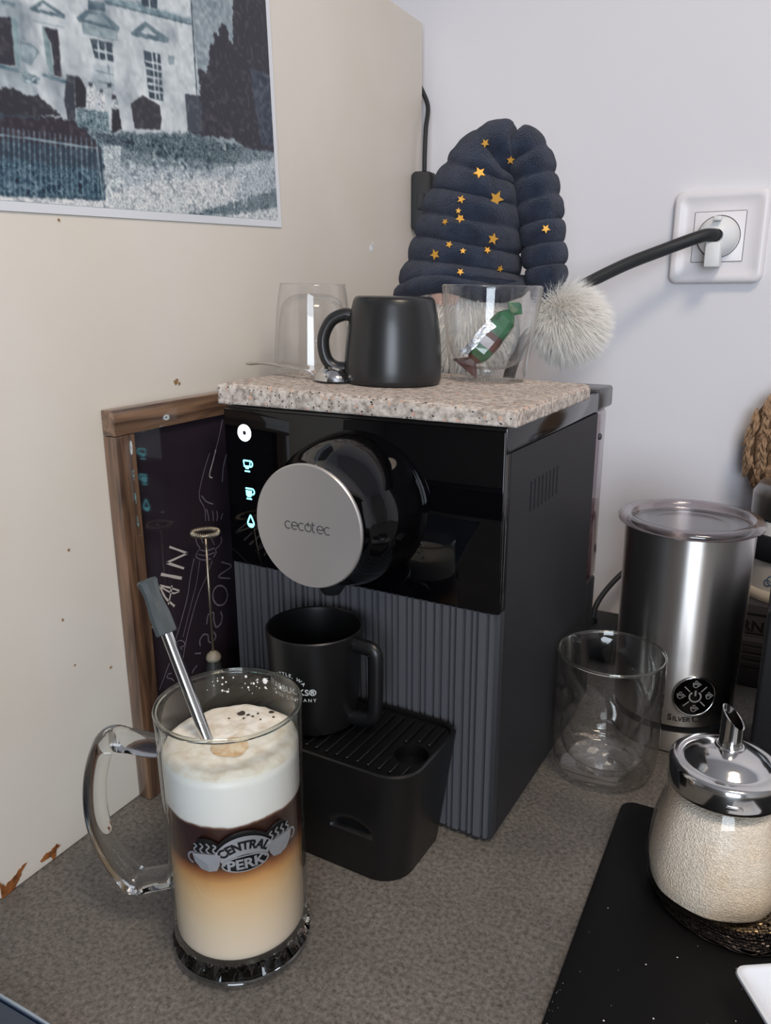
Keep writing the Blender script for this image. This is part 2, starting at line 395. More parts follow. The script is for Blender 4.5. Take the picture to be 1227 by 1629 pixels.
def drink_material():
    m = mat('latte_layers', (230, 220, 205), .35, spec=.4, sss=.15); nt = m.node_tree; b = nt.nodes['Principled BSDF']
    tc = nt.nodes.new('ShaderNodeTexCoord'); sx = nt.nodes.new('ShaderNodeSeparateXYZ'); nt.links.new(tc.outputs['Object'], sx.inputs[0])
    n = nt.nodes.new('ShaderNodeTexNoise'); n.inputs['Scale'].default_value = 40; n.inputs['Detail'].default_value = 4; nt.links.new(tc.outputs['Object'], n.inputs['Vector'])
    ma = nt.nodes.new('ShaderNodeMath'); ma.operation = 'MULTIPLY_ADD'; ma.inputs[1].default_value = .006; nt.links.new(n.outputs['Fac'], ma.inputs[0]); nt.links.new(sx.outputs[2], ma.inputs[2])
    # sharp milk boundary uses the plain height, the lower boundary is cloudy
    mr = nt.nodes.new('ShaderNodeMapRange'); mr.inputs[1].default_value = .017; mr.inputs[2].default_value = .137; nt.links.new(ma.outputs[0], mr.inputs[0])
    rp = nt.nodes.new('ShaderNodeValToRGB'); cr = rp.color_ramp
    stops = ((0, (230, 212, 196)), (.20, (228, 204, 176)), (.37, (224, 186, 140)), (.455, (210, 156, 96)), (.505, (158, 94, 48)), (.545, (64, 31, 20)), (.735, (52, 26, 18)), (.745, (110, 70, 52)), (.755, (236, 232, 228)), (1, (240, 238, 234)))
    cr.elements[0].position = 0; cr.elements[0].color = rgb(*stops[0][1]); cr.elements[1].position = 1; cr.elements[1].color = rgb(*stops[-1][1])
    for p, c in stops[1:-1]:
        e = cr.elements.new(p); e.color = rgb(*c)
    nt.links.new(mr.outputs[0], rp.inputs[0]); nt.links.new(rp.outputs[0], b.inputs['Base Color'])
drink_material()
def sugar_material():
    m = mat('sugar', (222, 206, 186), .5, spec=.6); nt = m.node_tree; b = nt.nodes['Principled BSDF']
    tc = nt.nodes.new('ShaderNodeTexCoord')
    v = nt.nodes.new('ShaderNodeTexVoronoi'); v.inputs['Scale'].default_value = 1100; nt.links.new(tc.outputs['Object'], v.inputs['Vector'])
    n = nt.nodes.new('ShaderNodeTexNoise'); n.inputs['Scale'].default_value = 22; nt.links.new(tc.outputs['Object'], n.inputs['Vector'])
    r = nt.nodes.new('ShaderNodeValToRGB'); r.color_ramp.elements[0].position = .35; r.color_ramp.elements[0].color = rgb(236, 222, 206); r.color_ramp.elements[1].position = .70; r.color_ramp.elements[1].color = rgb(230, 202, 170)
    nt.links.new(n.outputs['Fac'], r.inputs[0])
    sp = nt.nodes.new('ShaderNodeSeparateColor'); nt.links.new(v.outputs['Color'], sp.inputs[0])
    mr = nt.nodes.new('ShaderNodeMapRange'); mr.inputs[3].default_value = .84; mr.inputs[4].default_value = 1.12; nt.links.new(sp.outputs[0], mr.inputs[0])
    mx = nt.nodes.new('ShaderNodeMix'); mx.data_type = 'RGBA'; mx.blend_type = 'MULTIPLY'; mx.inputs[0].default_value = 1
    nt.links.new(r.outputs[0], mx.inputs[6]); nt.links.new(mr.outputs[0], mx.inputs[7]); nt.links.new(mx.outputs[2], b.inputs['Base Color'])
    bp = nt.nodes.new('ShaderNodeBump'); bp.inputs['Strength'].default_value = .8; bp.inputs['Distance'].default_value = .0008
    nt.links.new(v.outputs['Distance'], bp.inputs['Height']); nt.links.new(bp.outputs[0], b.inputs['Normal'])
sugar_material()
def vcol_material():
    m = mat('photo_print', (200, 200, 200), .32, spec=.4); nt = m.node_tree
    a = nt.nodes.new('ShaderNodeVertexColor'); a.layer_name = 'print'; nt.links.new(a.outputs[0], nt.nodes['Principled BSDF'].inputs['Base Color'])
vcol_material()

# ------------------------------------------------------------------ the setting
WX, WY = -.4093, .895
def struct(o, label=None):
    o['kind'] = 'structure'
    if label: o['label'] = label
    return o
struct(G().box(-1.6, 2.2, WY, WY+.1, -.9, 1.62).make('wall_back', 'wall_paint'), 'pale grey painted kitchen wall behind the counter')
struct(G().box(-1.7, -1.6, -2.3, WY+.1, -.9, 1.62).make('wall_left', 'room_paint'), 'plain painted wall left of the cabinet')
struct(G().box(2.2, 2.3, -2.3, WY+.1, -.9, 1.62).make('wall_right', 'room_paint'), 'plain painted wall closing the kitchen')
struct(G().box(-1.7, 2.3, -2.3, WY+.1, -1.0, -.9).make('floor', 'room_dark'), 'dark kitchen floor below the counter')
struct(G().box(-1.7, 2.3, -2.3, WY+.1, 1.62, 1.72).make('ceiling', 'wall_paint'), 'white kitchen ceiling')
g = G(); g.box(-1.6, .35, -2.3, -2.2, -.9, 1.62); g.box(1.55, 2.2, -2.3, -2.2, -.9, 1.62); g.box(.35, 1.55, -2.3, -2.2, -.9, -.08); g.box(.35, 1.55, -2.3, -2.2, 1.32, 1.62)
struct(g.make('wall_front', 'room_paint'), 'wall with the window behind the photographer')
wf = G(); wf.box(.35, .40, -2.27, -2.21, -.08, 1.32); wf.box(1.50, 1.55, -2.27, -2.21, -.08, 1.32); wf.box(.40, 1.50, -2.27, -2.21, -.08, -.03); wf.box(.40, 1.50, -2.27, -2.21, 1.27, 1.32); wf.box(.93, .97, -2.27, -2.21, -.03, 1.27)
struct(wf.make('window_1', 'window_frame', bevel=.004), 'white window frame behind the photographer')
# dark kitchen units on the far side of the room
u = G().box(-1.55, .2, -2.19, -1.6, -.9, .02).make('kitchen_unit', 'room_dark', bevel=.004); tag(u, 'dark kitchen base unit on the far side of the room', 'cabinet')
# worktop
ct = G().box(-1.58, 1.6, -.45, WY-.0005, -.04, 0).make('countertop', 'counter_stone', bevel=.002)
tag(ct, 'dark grey mottled stone-look worktop running under everything', 'countertop')
cb = G().box(-1.58, 1.6, -.38, WY-.002, -.899, -.0405).make('base_cabinet', 'room_dark'); tag(cb, 'dark base cabinet carrying the grey worktop', 'cabinet')
# cabinet side panel with its chipped lower edge
PY0, PY1, PZ = .2534, .878, .6563
pan = thing('cabinet_side_panel', 'tall white painted cabinet side panel with chipped lower edge, left of the machine', 'panel', (WX, 0, 0))
G().box(-.02, 0, PY0, PY1, .0003, PZ).make('board', 'panel_white', pan, bevel=.0012)
def on_panel(y, z, h=0.): return (.0001+h, y, z)
def ragged(pts, amp=.0006, n=5):
    out = []
    for (x0, y0), (x1, y1) in zip(pts, pts[1:]+pts[:1]):
        for k in range(n):
            t = k/n; q = amp if min(y0, y1) > .001 else 0
            out.append((x0+(x1-x0)*t+random.uniform(-q, q), max(.0006, y0+(y1-y0)*t+random.uniform(-q, q))))
    return out
def blob(g, c, r, place, n=9, d=.0004, jag=.35, sq=1.):
    pts = [(c[0]+r*(1+random.uniform(-jag, jag))*math.cos(2*PI*i/n), c[1]+r*sq*(1+random.uniform(-jag, jag))*math.sin(2*PI*i/n)) for i in range(n)]
    return g.prism(pts, place, d)
chip1 = [(.2545, .0006), (.2545, .013), (.2575, .0075), (.2615, .0088), (.266, .0100), (.2705, .0128), (.2745, .0130), (.2700, .0085), (.2680, .0050), (.266, .0036), (.264, .0016), (.2625, .0006)]
tag(G().prism(ragged(chip1), on_panel, .0004).make('chipped_edge', 'fibreboard', pan), 'brown fibreboard where the white coating broke off')
chip2 = [(.2845, .0065), (.288, .0092), (.2935, .0088), (.2985, .0105), (.3005, .0075), (.2965, .0062), (.297, .0025), (.2945, .0012), (.292, .0045), (.287, .0048)]
tag(G().prism(ragged(chip2), on_panel, .0004).make('chipped_edge', 'fibreboard', pan), 'brown fibreboard chip further along the edge')
for y, z, r in ((.4488, .3084, .0022), (.452, .3065, .0012), (.357, .4145, .0009), (.336, .21, .0008), (.325, .165, .0008), (.33, .13, .0007), (.36, .115, .0009)):
    blob(G(), (y, z), r, on_panel).make('paint_spot', 'spot_brown', pan)
for y, z, r in ((.7543, .4165, .0038), (.7585, .421, .0022)):
    blob(G(), (y, z), r, on_panel, jag=.5, sq=.8).make('paint_chip', 'ceramic_white', pan)
# hob corner, bottom left
hob = thing('hob', 'corner of a blue-grey glass hob with bright metal edge, bottom left', 'hob', (-.6, 0, 0))
G().box(-.3, .34, -.36, .2015, .0003, .0052).make('glass_plate', 'hob_glass', hob, bevel=.001)
G().box(-.302, .342, .2018, .2042, .0003, .0064).make('metal_edge', 'hob_trim', hob, bevel=.0006)

# ------------------------------------------------------------------ wall socket, plug, cables
OX, OZ, OS = -.0862, .4245, .0883
so = thing('wall_socket', 'white square wall socket with rounded frame on the back wall', 'socket', (OX, WY, OZ))
def wl(x, z, h=0.): return (x, -h, z)
g = G(); n0 = 8
ro = rrect(-OS/2, OS/2, -OS/2, OS/2, .008, 6)
loops = [(1.0, 0.0), (1.0, .006), (.985, .0085), (.95, .0098), (.84, .0098), (.80, .0086), (.62, .0086)]
vv = []; ff = []
for k, (s_, h) in enumerate(loops):
    for x, z in ro: vv.append(wl(x*s_, z*s_, h+.0002))
L = len(ro)
for k in range(len(loops)-1):
    for i in range(L):
        j = (i+1) % L; ff.append((k*L+i, k*L+j, (k+1)*L+j, (k+1)*L+i))
ff.append(tuple(range((len(loops)-1)*L, len(loops)*L)))
G().add(vv, ff).make('frame', 'plastic_white', so, angle=40)
g = G(); g.prism(rrect(-.0236, .0236, -.0236, .0236, .001, 2), lambda x, z, h=0.: wl(x, z, h+.0088), .0009); g.make('insert', 'plastic_white', so, bevel=.0003)
g = G(); h_ = .0236
for a, b, c, d in ((-h_-.0005, -h_, -h_, h_), (h_, h_+.0005, -h_, h_), (-h_, h_, -h_-.0005, -h_), (-h_, h_, h_, h_+.0005)): g.add([wl(a, c, .009), wl(b, c, .009), wl(b, d, .009), wl(a, d, .009)], [(0, 1, 2, 3)])
g.make('seam', 'gap_dark', so)
g = G(); g.add([wl(r*math.cos(a), r*math.sin(a), .0099) for r in (.0196, .0204) for a in [2*PI*i/48 for i in range(48)]], [(i, (i+1) % 48, 48+(i+1) % 48, 48+i) for i in range(48)])
g.make('round_seam', 'gap_dark', so)
pl = thing('power_plug', 'white angled plug with pull tab in the wall socket', 'plug', (OX, WY-.0101, OZ))
g = G(); prof = [(0, 0), (.0190, 0), (.0190, .006), (.0175, .012), (.013, .017), (.0085, .0195), (.0062, .0205), (.0062, .0165), (0, .0165)]
g.lathe(prof, 40); g.v = [(x, -z, y) for x, y, z in g.v]; g.make('plug_body', 'plug_white', pl, angle=40)
g = G(); g.box(-.0085, .0055, -.026, -.0005, -.0295, -.006); tab = g.make('pull_tab', 'plug_white', pl, bevel=.0016)
g = G(); g.box(-.0035, .0035, -.0245, -.015, .0135, .0178); g.make('latch', 'plug_white', pl, bevel=.001)
def cable(name, pts, r, label, m='cable_black', n=10):
    o = G().tube(spline(pts, 8), r, n).make(name, m, smooth=True); tag(o, label, 'cable'); return o
cable('power_cable', [(OX, WY-.0272, OZ+.0005), (OX-.004, WY-.034, OZ+.0005), (OX-.013, WY-.041, OZ-.001), (-.130, .84, .4115), (-.165, .81, .395), (-.200, .776, .372), (-.225, .756, .345), (-.245, .742, .31), (-.252, .735, .25), (-.25, .735, .15), (-.25, .735, .06), (-.245, .735, .012), (-.225, .74, .0063)], .0060,
      'thick black power cable curving from the wall plug down behind the machine')
sw = thing('inline_switch', 'black inline cord switch hanging beside the white cabinet panel', 'switch', (-.3985, .862, 0))
g = G(); ring = rrect(-.0118, .0118, -.0315, .0315, .006, 6)
g.prism(ring, lambda x, z, h=0.: (x*.887+0, x*.46+h-.008, z+.4712), .016); g.make('switch_housing', 'rubber_black', sw, bevel=.002)
g = G(); g.prism(rrect(-.004, .004, -.009, .009, .002, 4), lambda x, z, h=0.: (x*.887, x*.46+h-.0095, z+.4712), .0016); g.make('rocker', 'rubber_black', sw, bevel=.0004)
cb1 = G().tube(spline([(0, 0, .5025), (0, .0005, .52), (-.001, .005, .548), (-.0065, .0215, .575), (-.0195, .0245, .60), (-.0275, .0245, .62), (-.0315, .0245, .64)], 8), .0026, 10).make('cord', 'cable_black', sw, smooth=True)
cb2 = G().tube(spline([(0, 0, .4398), (.0025, 0, .42), (.0125, .003, .36), (.0235, .008, .25), (.0265, .010, .1), (.0285, .010, .01), (.0465, .010, .0032)], 8), .0026, 10).make('cord', 'cable_black', sw, smooth=True)
cable('thin_cable', [(-.165, .80, .022), (-.1635, .81, .045), (-.152, .842, .064), (-.128, .872, .088), (-.105, .885, .108), (-.08, .8895, .118), (-.04, .8895, .112), (.03, .8895, .06), (.06, .8895, .0045), (.10, .885, .0032)], .0030, 'thin black cable slanting up the wall behind the milk frother')
ad = thing('power_adapter', 'black power adapter lying against the wall behind the frother', 'adapter', (-.165, .80, 0))
G().box(-.034, .036, -.038, .040, .0004, .028).make('housing', 'rubber_black', ad, bevel=.006, seg=3)
g = G(); g.tube([(0, 0, .0275), (0, 0, .033)], .0055, 12); g.make('cable_boot', 'rubber_black', ad, smooth=False)

# ------------------------------------------------------------------ coffee machine
MROT = math.radians(-2.482); MLOC = Vector((-.1502, .4452, 0)); MW = .2198
mach = thing('coffee_machine', 'black compact coffee machine with ribbed grey front and round silver-faced brew head', 'coffee machine', MLOC, (0, 0, MROT))
def mw(u, v, z): return MLOC+Matrix.Rotation(MROT, 3, 'Z') @ Vector((u, v, z))
G().box(-MW, -.0045, .0100, .2045, .0045, .2760).make('body', 'black_side', mach, bevel=.001)
for x, y in ((-.2, .025), (-.02, .025), (-.2, .19), (-.02, .19)):
    gg = G(); gg.lathe([(0, 0.0002), (.008, .0002), (.008, .0046), (0, .0046)], 16); gg.v = [(a+x, b+y, c) for a, b, c in gg.v]; gg.make('foot', 'rubber_black', mach, angle=40)
# side plate with eight vent slots, cut through
ys = [.0100]; holes = []
for i in range(8):
    a = .0474+i*.0078; ys += [a, a+.0030]
ys.append(.2045); zs_ = [.0045, .2292, .2503, .2760]
g = G()
def solid(i, j): return 0 <= i < len(ys)-1 and 0 <= j < 3 and not (j == 1 and i % 2 == 1)
for i in range(len(ys)-1):
    for j in range(3):
        if not solid(i, j): continue
        y0, y1, z0, z1 = ys[i], ys[i+1], zs_[j], zs_[j+1]; a, b = -.0042, 0.
        g.add([(b, y0, z0), (b, y1, z0), (b, y1, z1), (b, y0, z1)], [(0, 1, 2, 3)]); g.add([(a, y0, z0), (a, y1, z0), (a, y1, z1), (a, y0, z1)], [(3, 2, 1, 0)])
        for di, dj, q in ((-1, 0, [(a, y0, z0), (b, y0, z0), (b, y0, z1), (a, y0, z1)]), (1, 0, [(a, y1, z0), (a, y1, z1), (b, y1, z1), (b, y1, z0)]), (0, -1, [(a, y0, z0), (a, y1, z0), (b, y1, z0), (b, y0, z0)]), (0, 1, [(a, y0, z1), (b, y0, z1), (b, y1, z1), (a, y1, z1)])):
            if not solid(i+di, j+dj): g.add(q, [(0, 1, 2, 3)])
g.make('side_plate', 'black_side', mach, doubles=True)
G().box(-.00445, -.0043, .044, .110, .227, .253).make('vent_shade', 'slot_shade', mach)  # near-black sheet behind the slots, painting in the shade inside them
# glossy frame: strip beside the front panel and cap along the top
G().box(-MW, -.0002, .0022, .0098, .1735, .2762).make('front_frame', 'cap_gloss', mach, bevel=.0006)
G().box(-MW, 0, .0022, .2045, .2764, .2930).make('top_cap', 'cap_gloss', mach, bevel=.0014)
G().box(-MW, 0, .2048, .2500, .2764, .2945).make('tank_lid', 'lid_grey', mach, bevel=.003, seg=3)
tank = G().box(-MW+.004, -.001, .2052, .2370, .1250, .2762).make('water_tank', 'tank_clear', mach, bevel=.003)
G().box(-MW+.006, -.0025, .2068, .2354, .1265, .1960).make('water', 'tank_water', tank)
G().box(-MW+.004, -.001, .2052, .2370, .0045, .1245).make('tank_base', 'black_side', mach, bevel=.002)
gg = G(); gg.lathe([(0, 0), (.0028, 0), (.0028, .0016), (.0016, .0024), (0, .0024)], 16); gg.v = [(z-.001, x+.216, y+.2545) for x, y, z in gg.v]; gg.make('tank_button', 'lid_grey', tank, smooth=True)
# front glass panel
fp = G().box(-MW, 0, -.0015, .0020, .1728, .2906).make('front_panel', 'black_glass', mach, bevel=.0007)
def fpl(x, z, h=0.): return (x, -.0016-h, z)
# lit symbols
c = (-.2011, .2738)
o = G(); o.add([fpl(c[0]+r*math.cos(a), c[1]+r*math.sin(a)) for r in (.0017, .0062) for a in [2*PI*i/32 for i in range(32)]], [(i, (i+1) % 32, 32+(i+1) % 32, 32+i) for i in range(32)])
o.make('power_ring_light', 'led_white', fp)
G().poly([(c[0]+.0013*math.cos(a), c[1]+.0013*math.sin(a)) for a in [2*PI*i/16 for i in range(16)]], fpl).make('power_heart', 'lid_grey', fp)
def cup_icon(cx, cz, filled):
    g = G(); w_, h2 = .0062, .0042
    if filled:
        g.poly([(cx-.0034, cz+.0022), (cx+.0026, cz+.0022), (cx+.0022, cz-.0018), (cx+.001, cz-.0030), (cx-.0018, cz-.0030), (cx-.003, cz-.0018)], fpl)
        g.ribbon([(cx-.0034, cz+.0036), (cx+.0026, cz+.0036)], .0012, fpl)
    else:
        g.ribbon([(cx-.0034, cz+.0036), (cx+.0026, cz+.0036), (cx+.0022, cz-.0008), (cx-.003, cz-.0008), (cx-.0034, cz+.0036)], .0013, fpl)
        g.poly([(cx-.0030, cz+.0000), (cx+.0022, cz+.0000), (cx+.001, cz-.0026), (cx-.0018, cz-.0026)], fpl)
    g.ribbon(arc(cx+.0026, cz+.0014, .0022, 90, -90, 8), .0012, fpl)
    g.ribbon([(cx-.0028, cz-.0043), (cx+.0022, cz-.0043)], .0011, fpl)
    return g.make('cup_light', 'led_cyan', fp)
cup_icon(-.1998, .2497, False); cup_icon(-.1993, .2288, True)
cx, cz = -.1993, .2073
drop = [(cx, cz+.0048), (cx+.0016, cz+.0018), (cx+.0028, cz-.0008)]+arc(cx, cz-.0016, .0029, 0, -180, 10)+[(cx-.0028, cz-.0008), (cx-.0016, cz+.0018), (cx, cz+.0048)]
g = G(); g.ribbon(drop, .0013, fpl); g.poly(arc(cx, cz-.0018, .0026, 180, 360, 10), fpl); g.make('drop_light', 'led_cyan', fp)
# ribbed lower front
rb = G().box(-MW, 0, .0014, .0094, .0040, .1724).make('lower_panel', 'rib_back', mach, bevel=.0004)
x = -MW+.0006; widths = []
pat = [.0052, .0030, .0052, .0042, .0030, .0062, .0034, .0048, .0030, .0056, .0040]
i = 0
while x < -.006:
    wd = pat[i % len(pat)]; i += 1
    if x+wd > -.0006: wd = -.0006-x
    dpt = (.0030, .0021, .0027)[i % 3]
    g = G(); a, b = x, x+wd; yf = .0014-dpt
    g.add([(a, .0013, .0040), (a+.0005, yf, .0040), (b-.0005, yf, .0040), (b, .0013, .0040), (a, .0013, .1722), (a+.0005, yf, .1722), (b-.0005, yf, .1722), (b, .0013, .1722)],
          [(0, 1, 5, 4), (1, 2, 6, 5), (2, 3, 7, 6), (0, 3, 2, 1), (4, 5, 6, 7), (0, 4, 7, 3)])
    g.make('rib', 'rib_grey', rb)
    x += wd+.0011
# brew head
HU, HZ = -.105, .2318
def head(u, v, z): return (HU+u, v, HZ+z)
g = G(); g.lathe([(0, .0017), (.0515, .0017), (.0520, .004), (.0512, .012), (.0500, .022), (.0478, .032), (.0442, .041), (.0408, .048), (.0394, .053), (.0390, .0575), (0, .0575)], 72)
g.v = [head(x, -z, y) for x, y, z in g.v]; g.make('brew_head', 'black_gloss', mach, angle=30)
g = G(); g.lathe([(0, .0577), (.0392, .0577), (.0398, .0585), (.0398, .0600), (.0391, .0608), (0, .0608)], 80)
g.v = [head(x, -z, y) for x, y, z in g.v]; disc = g.make('face_disc', 'aluminium', mach, angle=30)
tag(disc, 'round satin silver disc with thin lettering')
g = G(); g.lathe([(0, .0), (.006, 0), (.011, .008), (.013, .018), (0, .018)], 24); g.v = [head(x, y-.035, z-.052) for x, y, z in g.v]; g.make('nozzle', 'black_matte', mach, angle=40)
# thin rounded lettering "cecotec" on the disc, drawn as strokes
def dl(x, z, h=0.): return head(x, -.06095, z)
g = G(); X = -.0167; R_ = .0024; Wd = .00058; zb = -.0004
def let_c(X): g.ribbon(arc(X+R_, zb, R_, 50, 310, 16), Wd, dl)
def let_e(X):
    g.ribbon(arc(X+R_, zb, R_, 0, 310, 18), Wd, dl); g.ribbon([(X, zb), (X+2*R_, zb)], Wd, dl)
def let_o(X):
    g.ribbon(arc(X+R_, zb, R_, 0, 360, 22), Wd, dl); g.ribbon([(X+R_, zb+R_*.3), (X+R_, zb+R_*1.55)], Wd, dl)
def let_t(X):
    g.ribbon([(X+.0003, zb+R_*1.7), (X+.0003, zb-R_*.4)]+arc(X+.0003+.0015, zb-R_*.4, .0015, 180, 280, 8), Wd, dl); g.ribbon([(X-.0006, zb+R_), (X+.0020, zb+R_)], Wd, dl)
for ch in 'cecotec':
    {'c': let_c, 'e': let_e, 'o': let_o, 't': let_t}[ch](X); X += {'c': .0050, 'e': .0053, 'o': .0055, 't': .0036}[ch]
logo = g.make('lettering', 'logo_dark', disc)
# drip tray: tapered rounded box with finger recess
TT = (-.197, -.0225, -.0815, -.0030); TB = (-.185, -.0355, -.0700, -.0030); TZ = .088
def tray_ring(t, inset=0.):
    x0, x1, y0, y1 = [TB[k]+(TT[k]-TB[k])*t for k in range(4)]
    p = []
    for cx_, cy_, r, a0 in ((x1-.017-inset, y1-.012-inset, .012, 0), (x0+.017+inset, y1-.012-inset, .012, 90), (x0+.021+inset, y0+.021+inset, .021, 180), (x1-.021-inset, y0+.021+inset, .021, 270)):
        rx = .017 if a0 in (0, 90) else .021
        for i in range(9):
            a = math.radians(a0+90*i/8); p.append((cx_+rx*math.cos(a), cy_+(r if a0 in (0, 90) else .021)*math.sin(a)))
    # densify the front straight
    k = 26; q = p[:k+1]; a, b = p[26], p[27]
    q += [(a[0]+(b[0]-a[0])*i/40, a[1]+(b[1]-a[1])*i/40) for i in range(1, 40)]+p[27:]
    return q
g = G(); rings = []; NZ = 44
for k in range(NZ+1):
    t = k/NZ; z = .0004+t*(TZ-.0004); ring = tray_ring(t); pr = []
    y0 = TB[2]+(TT[2]-TB[2])*t
    for x_, y_ in ring:
        d = 0
        if y_ < y0+.002:      # finger recess: deep under an upper curve, sharp lower lip
            ex = (x_+.0670)/.0150
            if abs(ex) < 1:
                zl = .0352; hgt = .0125*math.sqrt(1-ex*ex)
                if zl < z < zl+hgt: d = .0034*math.sin(PI*min(1, (1-(z-zl)/hgt)*.62))**1.0
        pr.append((x_, y_+d, z))
    rings.append(pr)
n_ = len(rings[0]); vv = [p for r in rings for p in r]; ff = []
for k in range(NZ):
    for i in range(n_):
        j = (i+1) % n_; ff.append((k*n_+i, k*n_+j, (k+1)*n_+j, (k+1)*n_+i))
ff.append(tuple(range(n_))[::-1])
# rolled rim and inner ledge
ins = [(.0012, TZ+.0009), (.0028, TZ+.0004), (.0034, TZ-.0030)]
for q, (di, z) in enumerate(ins):
    base = len(vv); cxm, cym = (TT[0]+TT[1])/2, (TT[2]+TT[3])/2
    for x_, y_ in tray_ring(1.0):
        sx = 1-di/((TT[1]-TT[0])/2); sy = 1-di/((TT[3]-TT[2])/2); vv.append((cxm+(x_-cxm)*sx, cym+(y_-cym)*sy, z))
    prev = base-n_ if q else NZ*n_
    for i in range(n_):
        j = (i+1) % n_; ff.append((prev+i, prev+j, base+j, base+i))
tray = G().add(vv, ff).make('drip_tray', 'tray_black', mach, angle=35)
# cover plate with a round hole
bm = bmesh.new(); cxm, cym = (TT[0]+TT[1])/2, (TT[2]+TT[3])/2; HC = (-.0375, -.0480); HR = .0112
outer = [bm.verts.new((cxm+(x_-cxm)*.962, cym+(y_-cym)*.915, TZ-.0016)) for x_, y_ in tray_ring(1.0)]
inner = [bm.verts.new((HC[0]+HR*math.cos(2*PI*i/36), HC[1]+HR*math.sin(2*PI*i/36), TZ-.0016)) for i in range(36)]
ed = [bm.edges.new((l[i], l[(i+1) % len(l)])) for l in (outer, inner) for i in range(len(l))]
bmesh.ops.triangle_fill(bm, use_beauty=True, use_dissolve=False, edges=ed)
low = [bm.verts.new((v.co.x, v.co.y, TZ-.010)) for v in inner]
for i in range(36): bm.faces.new((inner[i], inner[(i+1) % 36], low[(i+1) % 36], low[i]))
bm.faces.new(low)
me = bpy.data.meshes.new('grate'); bm.to_mesh(me); bm.free()
gr = link_mesh('grate', me, 'grate_black', tray)
for i in range(21):
    x_ = -.188+i*.0078; a, b = -.0735, -.0105
    if x_ > -.030: a, b = -.064, -.016
    segs = [(a, b)]
    d = abs(x_-HC[0])
    if d < HR+.0028:
        hh = math.sqrt(max(0, (HR+.0028)**2-d*d)); segs = [(a, HC[1]-hh), (HC[1]+hh, b)]
    for p, q in segs:
        if q-p > .004:
            gg = G(); gg.prism(rrect(x_-.0011, x_+.0011, p, q, .0010, 3), lambda x, y, h=0.: (x, y, TZ-.0017+h), .0019); gg.make('grate_bar', 'grate_black', gr, bevel=.0004, seg=1)

# ------------------------------------------------------------------ stone slab on the machine (slightly wedge shaped)
SU0, SU1, SV0, SV1 = -.2206, .0086, -.0065, .158
ZL, ZR = .3100, .3045
def slab_top(u): return ZL+(ZR-ZL)*(u-SU0)/(SU1-SU0)
SLOPE = math.atan2(ZL-ZR, SU1-SU0)
def slab_mesh():
    nx, ny, nz = 110, 70, 9; bm = bmesh.new(); g = {}
    def P(i, j, k):
        u = SU0+(SU1-SU0)*i/nx; v = SV0+(SV1-SV0)*j/ny; t = k/nz; z = .2947+(slab_top(u)-.2947)*t
        n = mnoise.noise(Vector((u*60, v*60, z*60))); n2 = mnoise.noise(Vector((u*260, v*260, z*260)))
        e = .0009*n+.0005*n2
        # rounded rough rim
        r = .0035
        du = min(i/nx*(SU1-SU0), (1-i/nx)*(SU1-SU0)); dv = min(j/ny*(SV1-SV0), (1-j/ny)*(SV1-SV0)); dz = (1-t)*.0135
        if k == nz:
            m_ = min(du, dv)
            if m_ < r: z -= (r-m_)**2/(2*r)*.9
            z += .0003*n2 - .0002
        if i in (0, nx) or j in (0, ny):
            off = e-(max(0, r-dz)**2/(2*r))*.8
            if i == 0: u -= off
            if i == nx: u += off
            if j == 0: v -= off
            if j == ny: v += off
            # chipped back right corner
        cu, cv = SU1-u, SV1-v
        if cu+cv < .012: k_ = (.012-cu-cv)*.5; u -= k_; v -= k_
        return (u, v, z)
    def V(i, j, k):
        if (i, j, k) not in g: g[(i, j, k)] = bm.verts.new(P(i, j, k))
        return g[(i, j, k)]
    for i in range(nx):
        for j in range(ny):
            bm.faces.new((V(i, j, nz), V(i+1, j, nz), V(i+1, j+1, nz), V(i, j+1, nz))); bm.faces.new((V(i, j, 0), V(i, j+1, 0), V(i+1, j+1, 0), V(i+1, j, 0)))
    for k in range(nz):
        for i in range(nx):
            bm.faces.new((V(i, 0, k), V(i+1, 0, k), V(i+1, 0, k+1), V(i, 0, k+1))); bm.faces.new((V(i, ny, k), V(i, ny, k+1), V(i+1, ny, k+1), V(i+1, ny, k)))
        for j in range(ny):
            bm.faces.new((V(0, j, k), V(0, j, k+1), V(0, j+1, k+1), V(0, j+1, k))); bm.faces.new((V(nx, j, k), V(nx, j+1, k), V(nx, j+1, k+1), V(nx, j, k+1)))
    me = bpy.data.meshes.new('stone_slab'); bm.to_mesh(me); bm.free(); return me
slab = link_mesh('stone_slab', slab_mesh(), 'terrazzo', None, smooth=True)
slab.location = MLOC; slab.rotation_euler = (0, 0, MROT)
tag(slab, 'rough speckled stone slab with pinkish and black flecks lying on the machine', 'stone slab')
def slab_place(o, wx, wy, rz=0., lift=.0004):
    p = Matrix.Rotation(-MROT, 3, 'Z') @ (Vector((wx, wy, 0))-MLOC)
    o.location = (wx, wy, slab_top(p.x)+lift)
    o.rotation_mode = 'QUATERNION'
    o.rotation_quaternion = (Matrix.Rotation(SLOPE, 3, Vector((-math.sin(MROT), math.cos(MROT), 0))) @ Matrix.Rotation(rz, 3, 'Z')).to_quaternion()

def tumbler(name, label, outer, inner, group=None, m='glass_thin', fn=None, n=64):
    t = thing(name, label, 'glass', group=group)
    g = G(); g.lathe(outer, n); o = g.make('outer_wall', m, t, smooth=True)
    g = G(); g.lathe(inner, n, fn=fn); o2 = g.make('inner_wall', m, t, smooth=True)
    return t
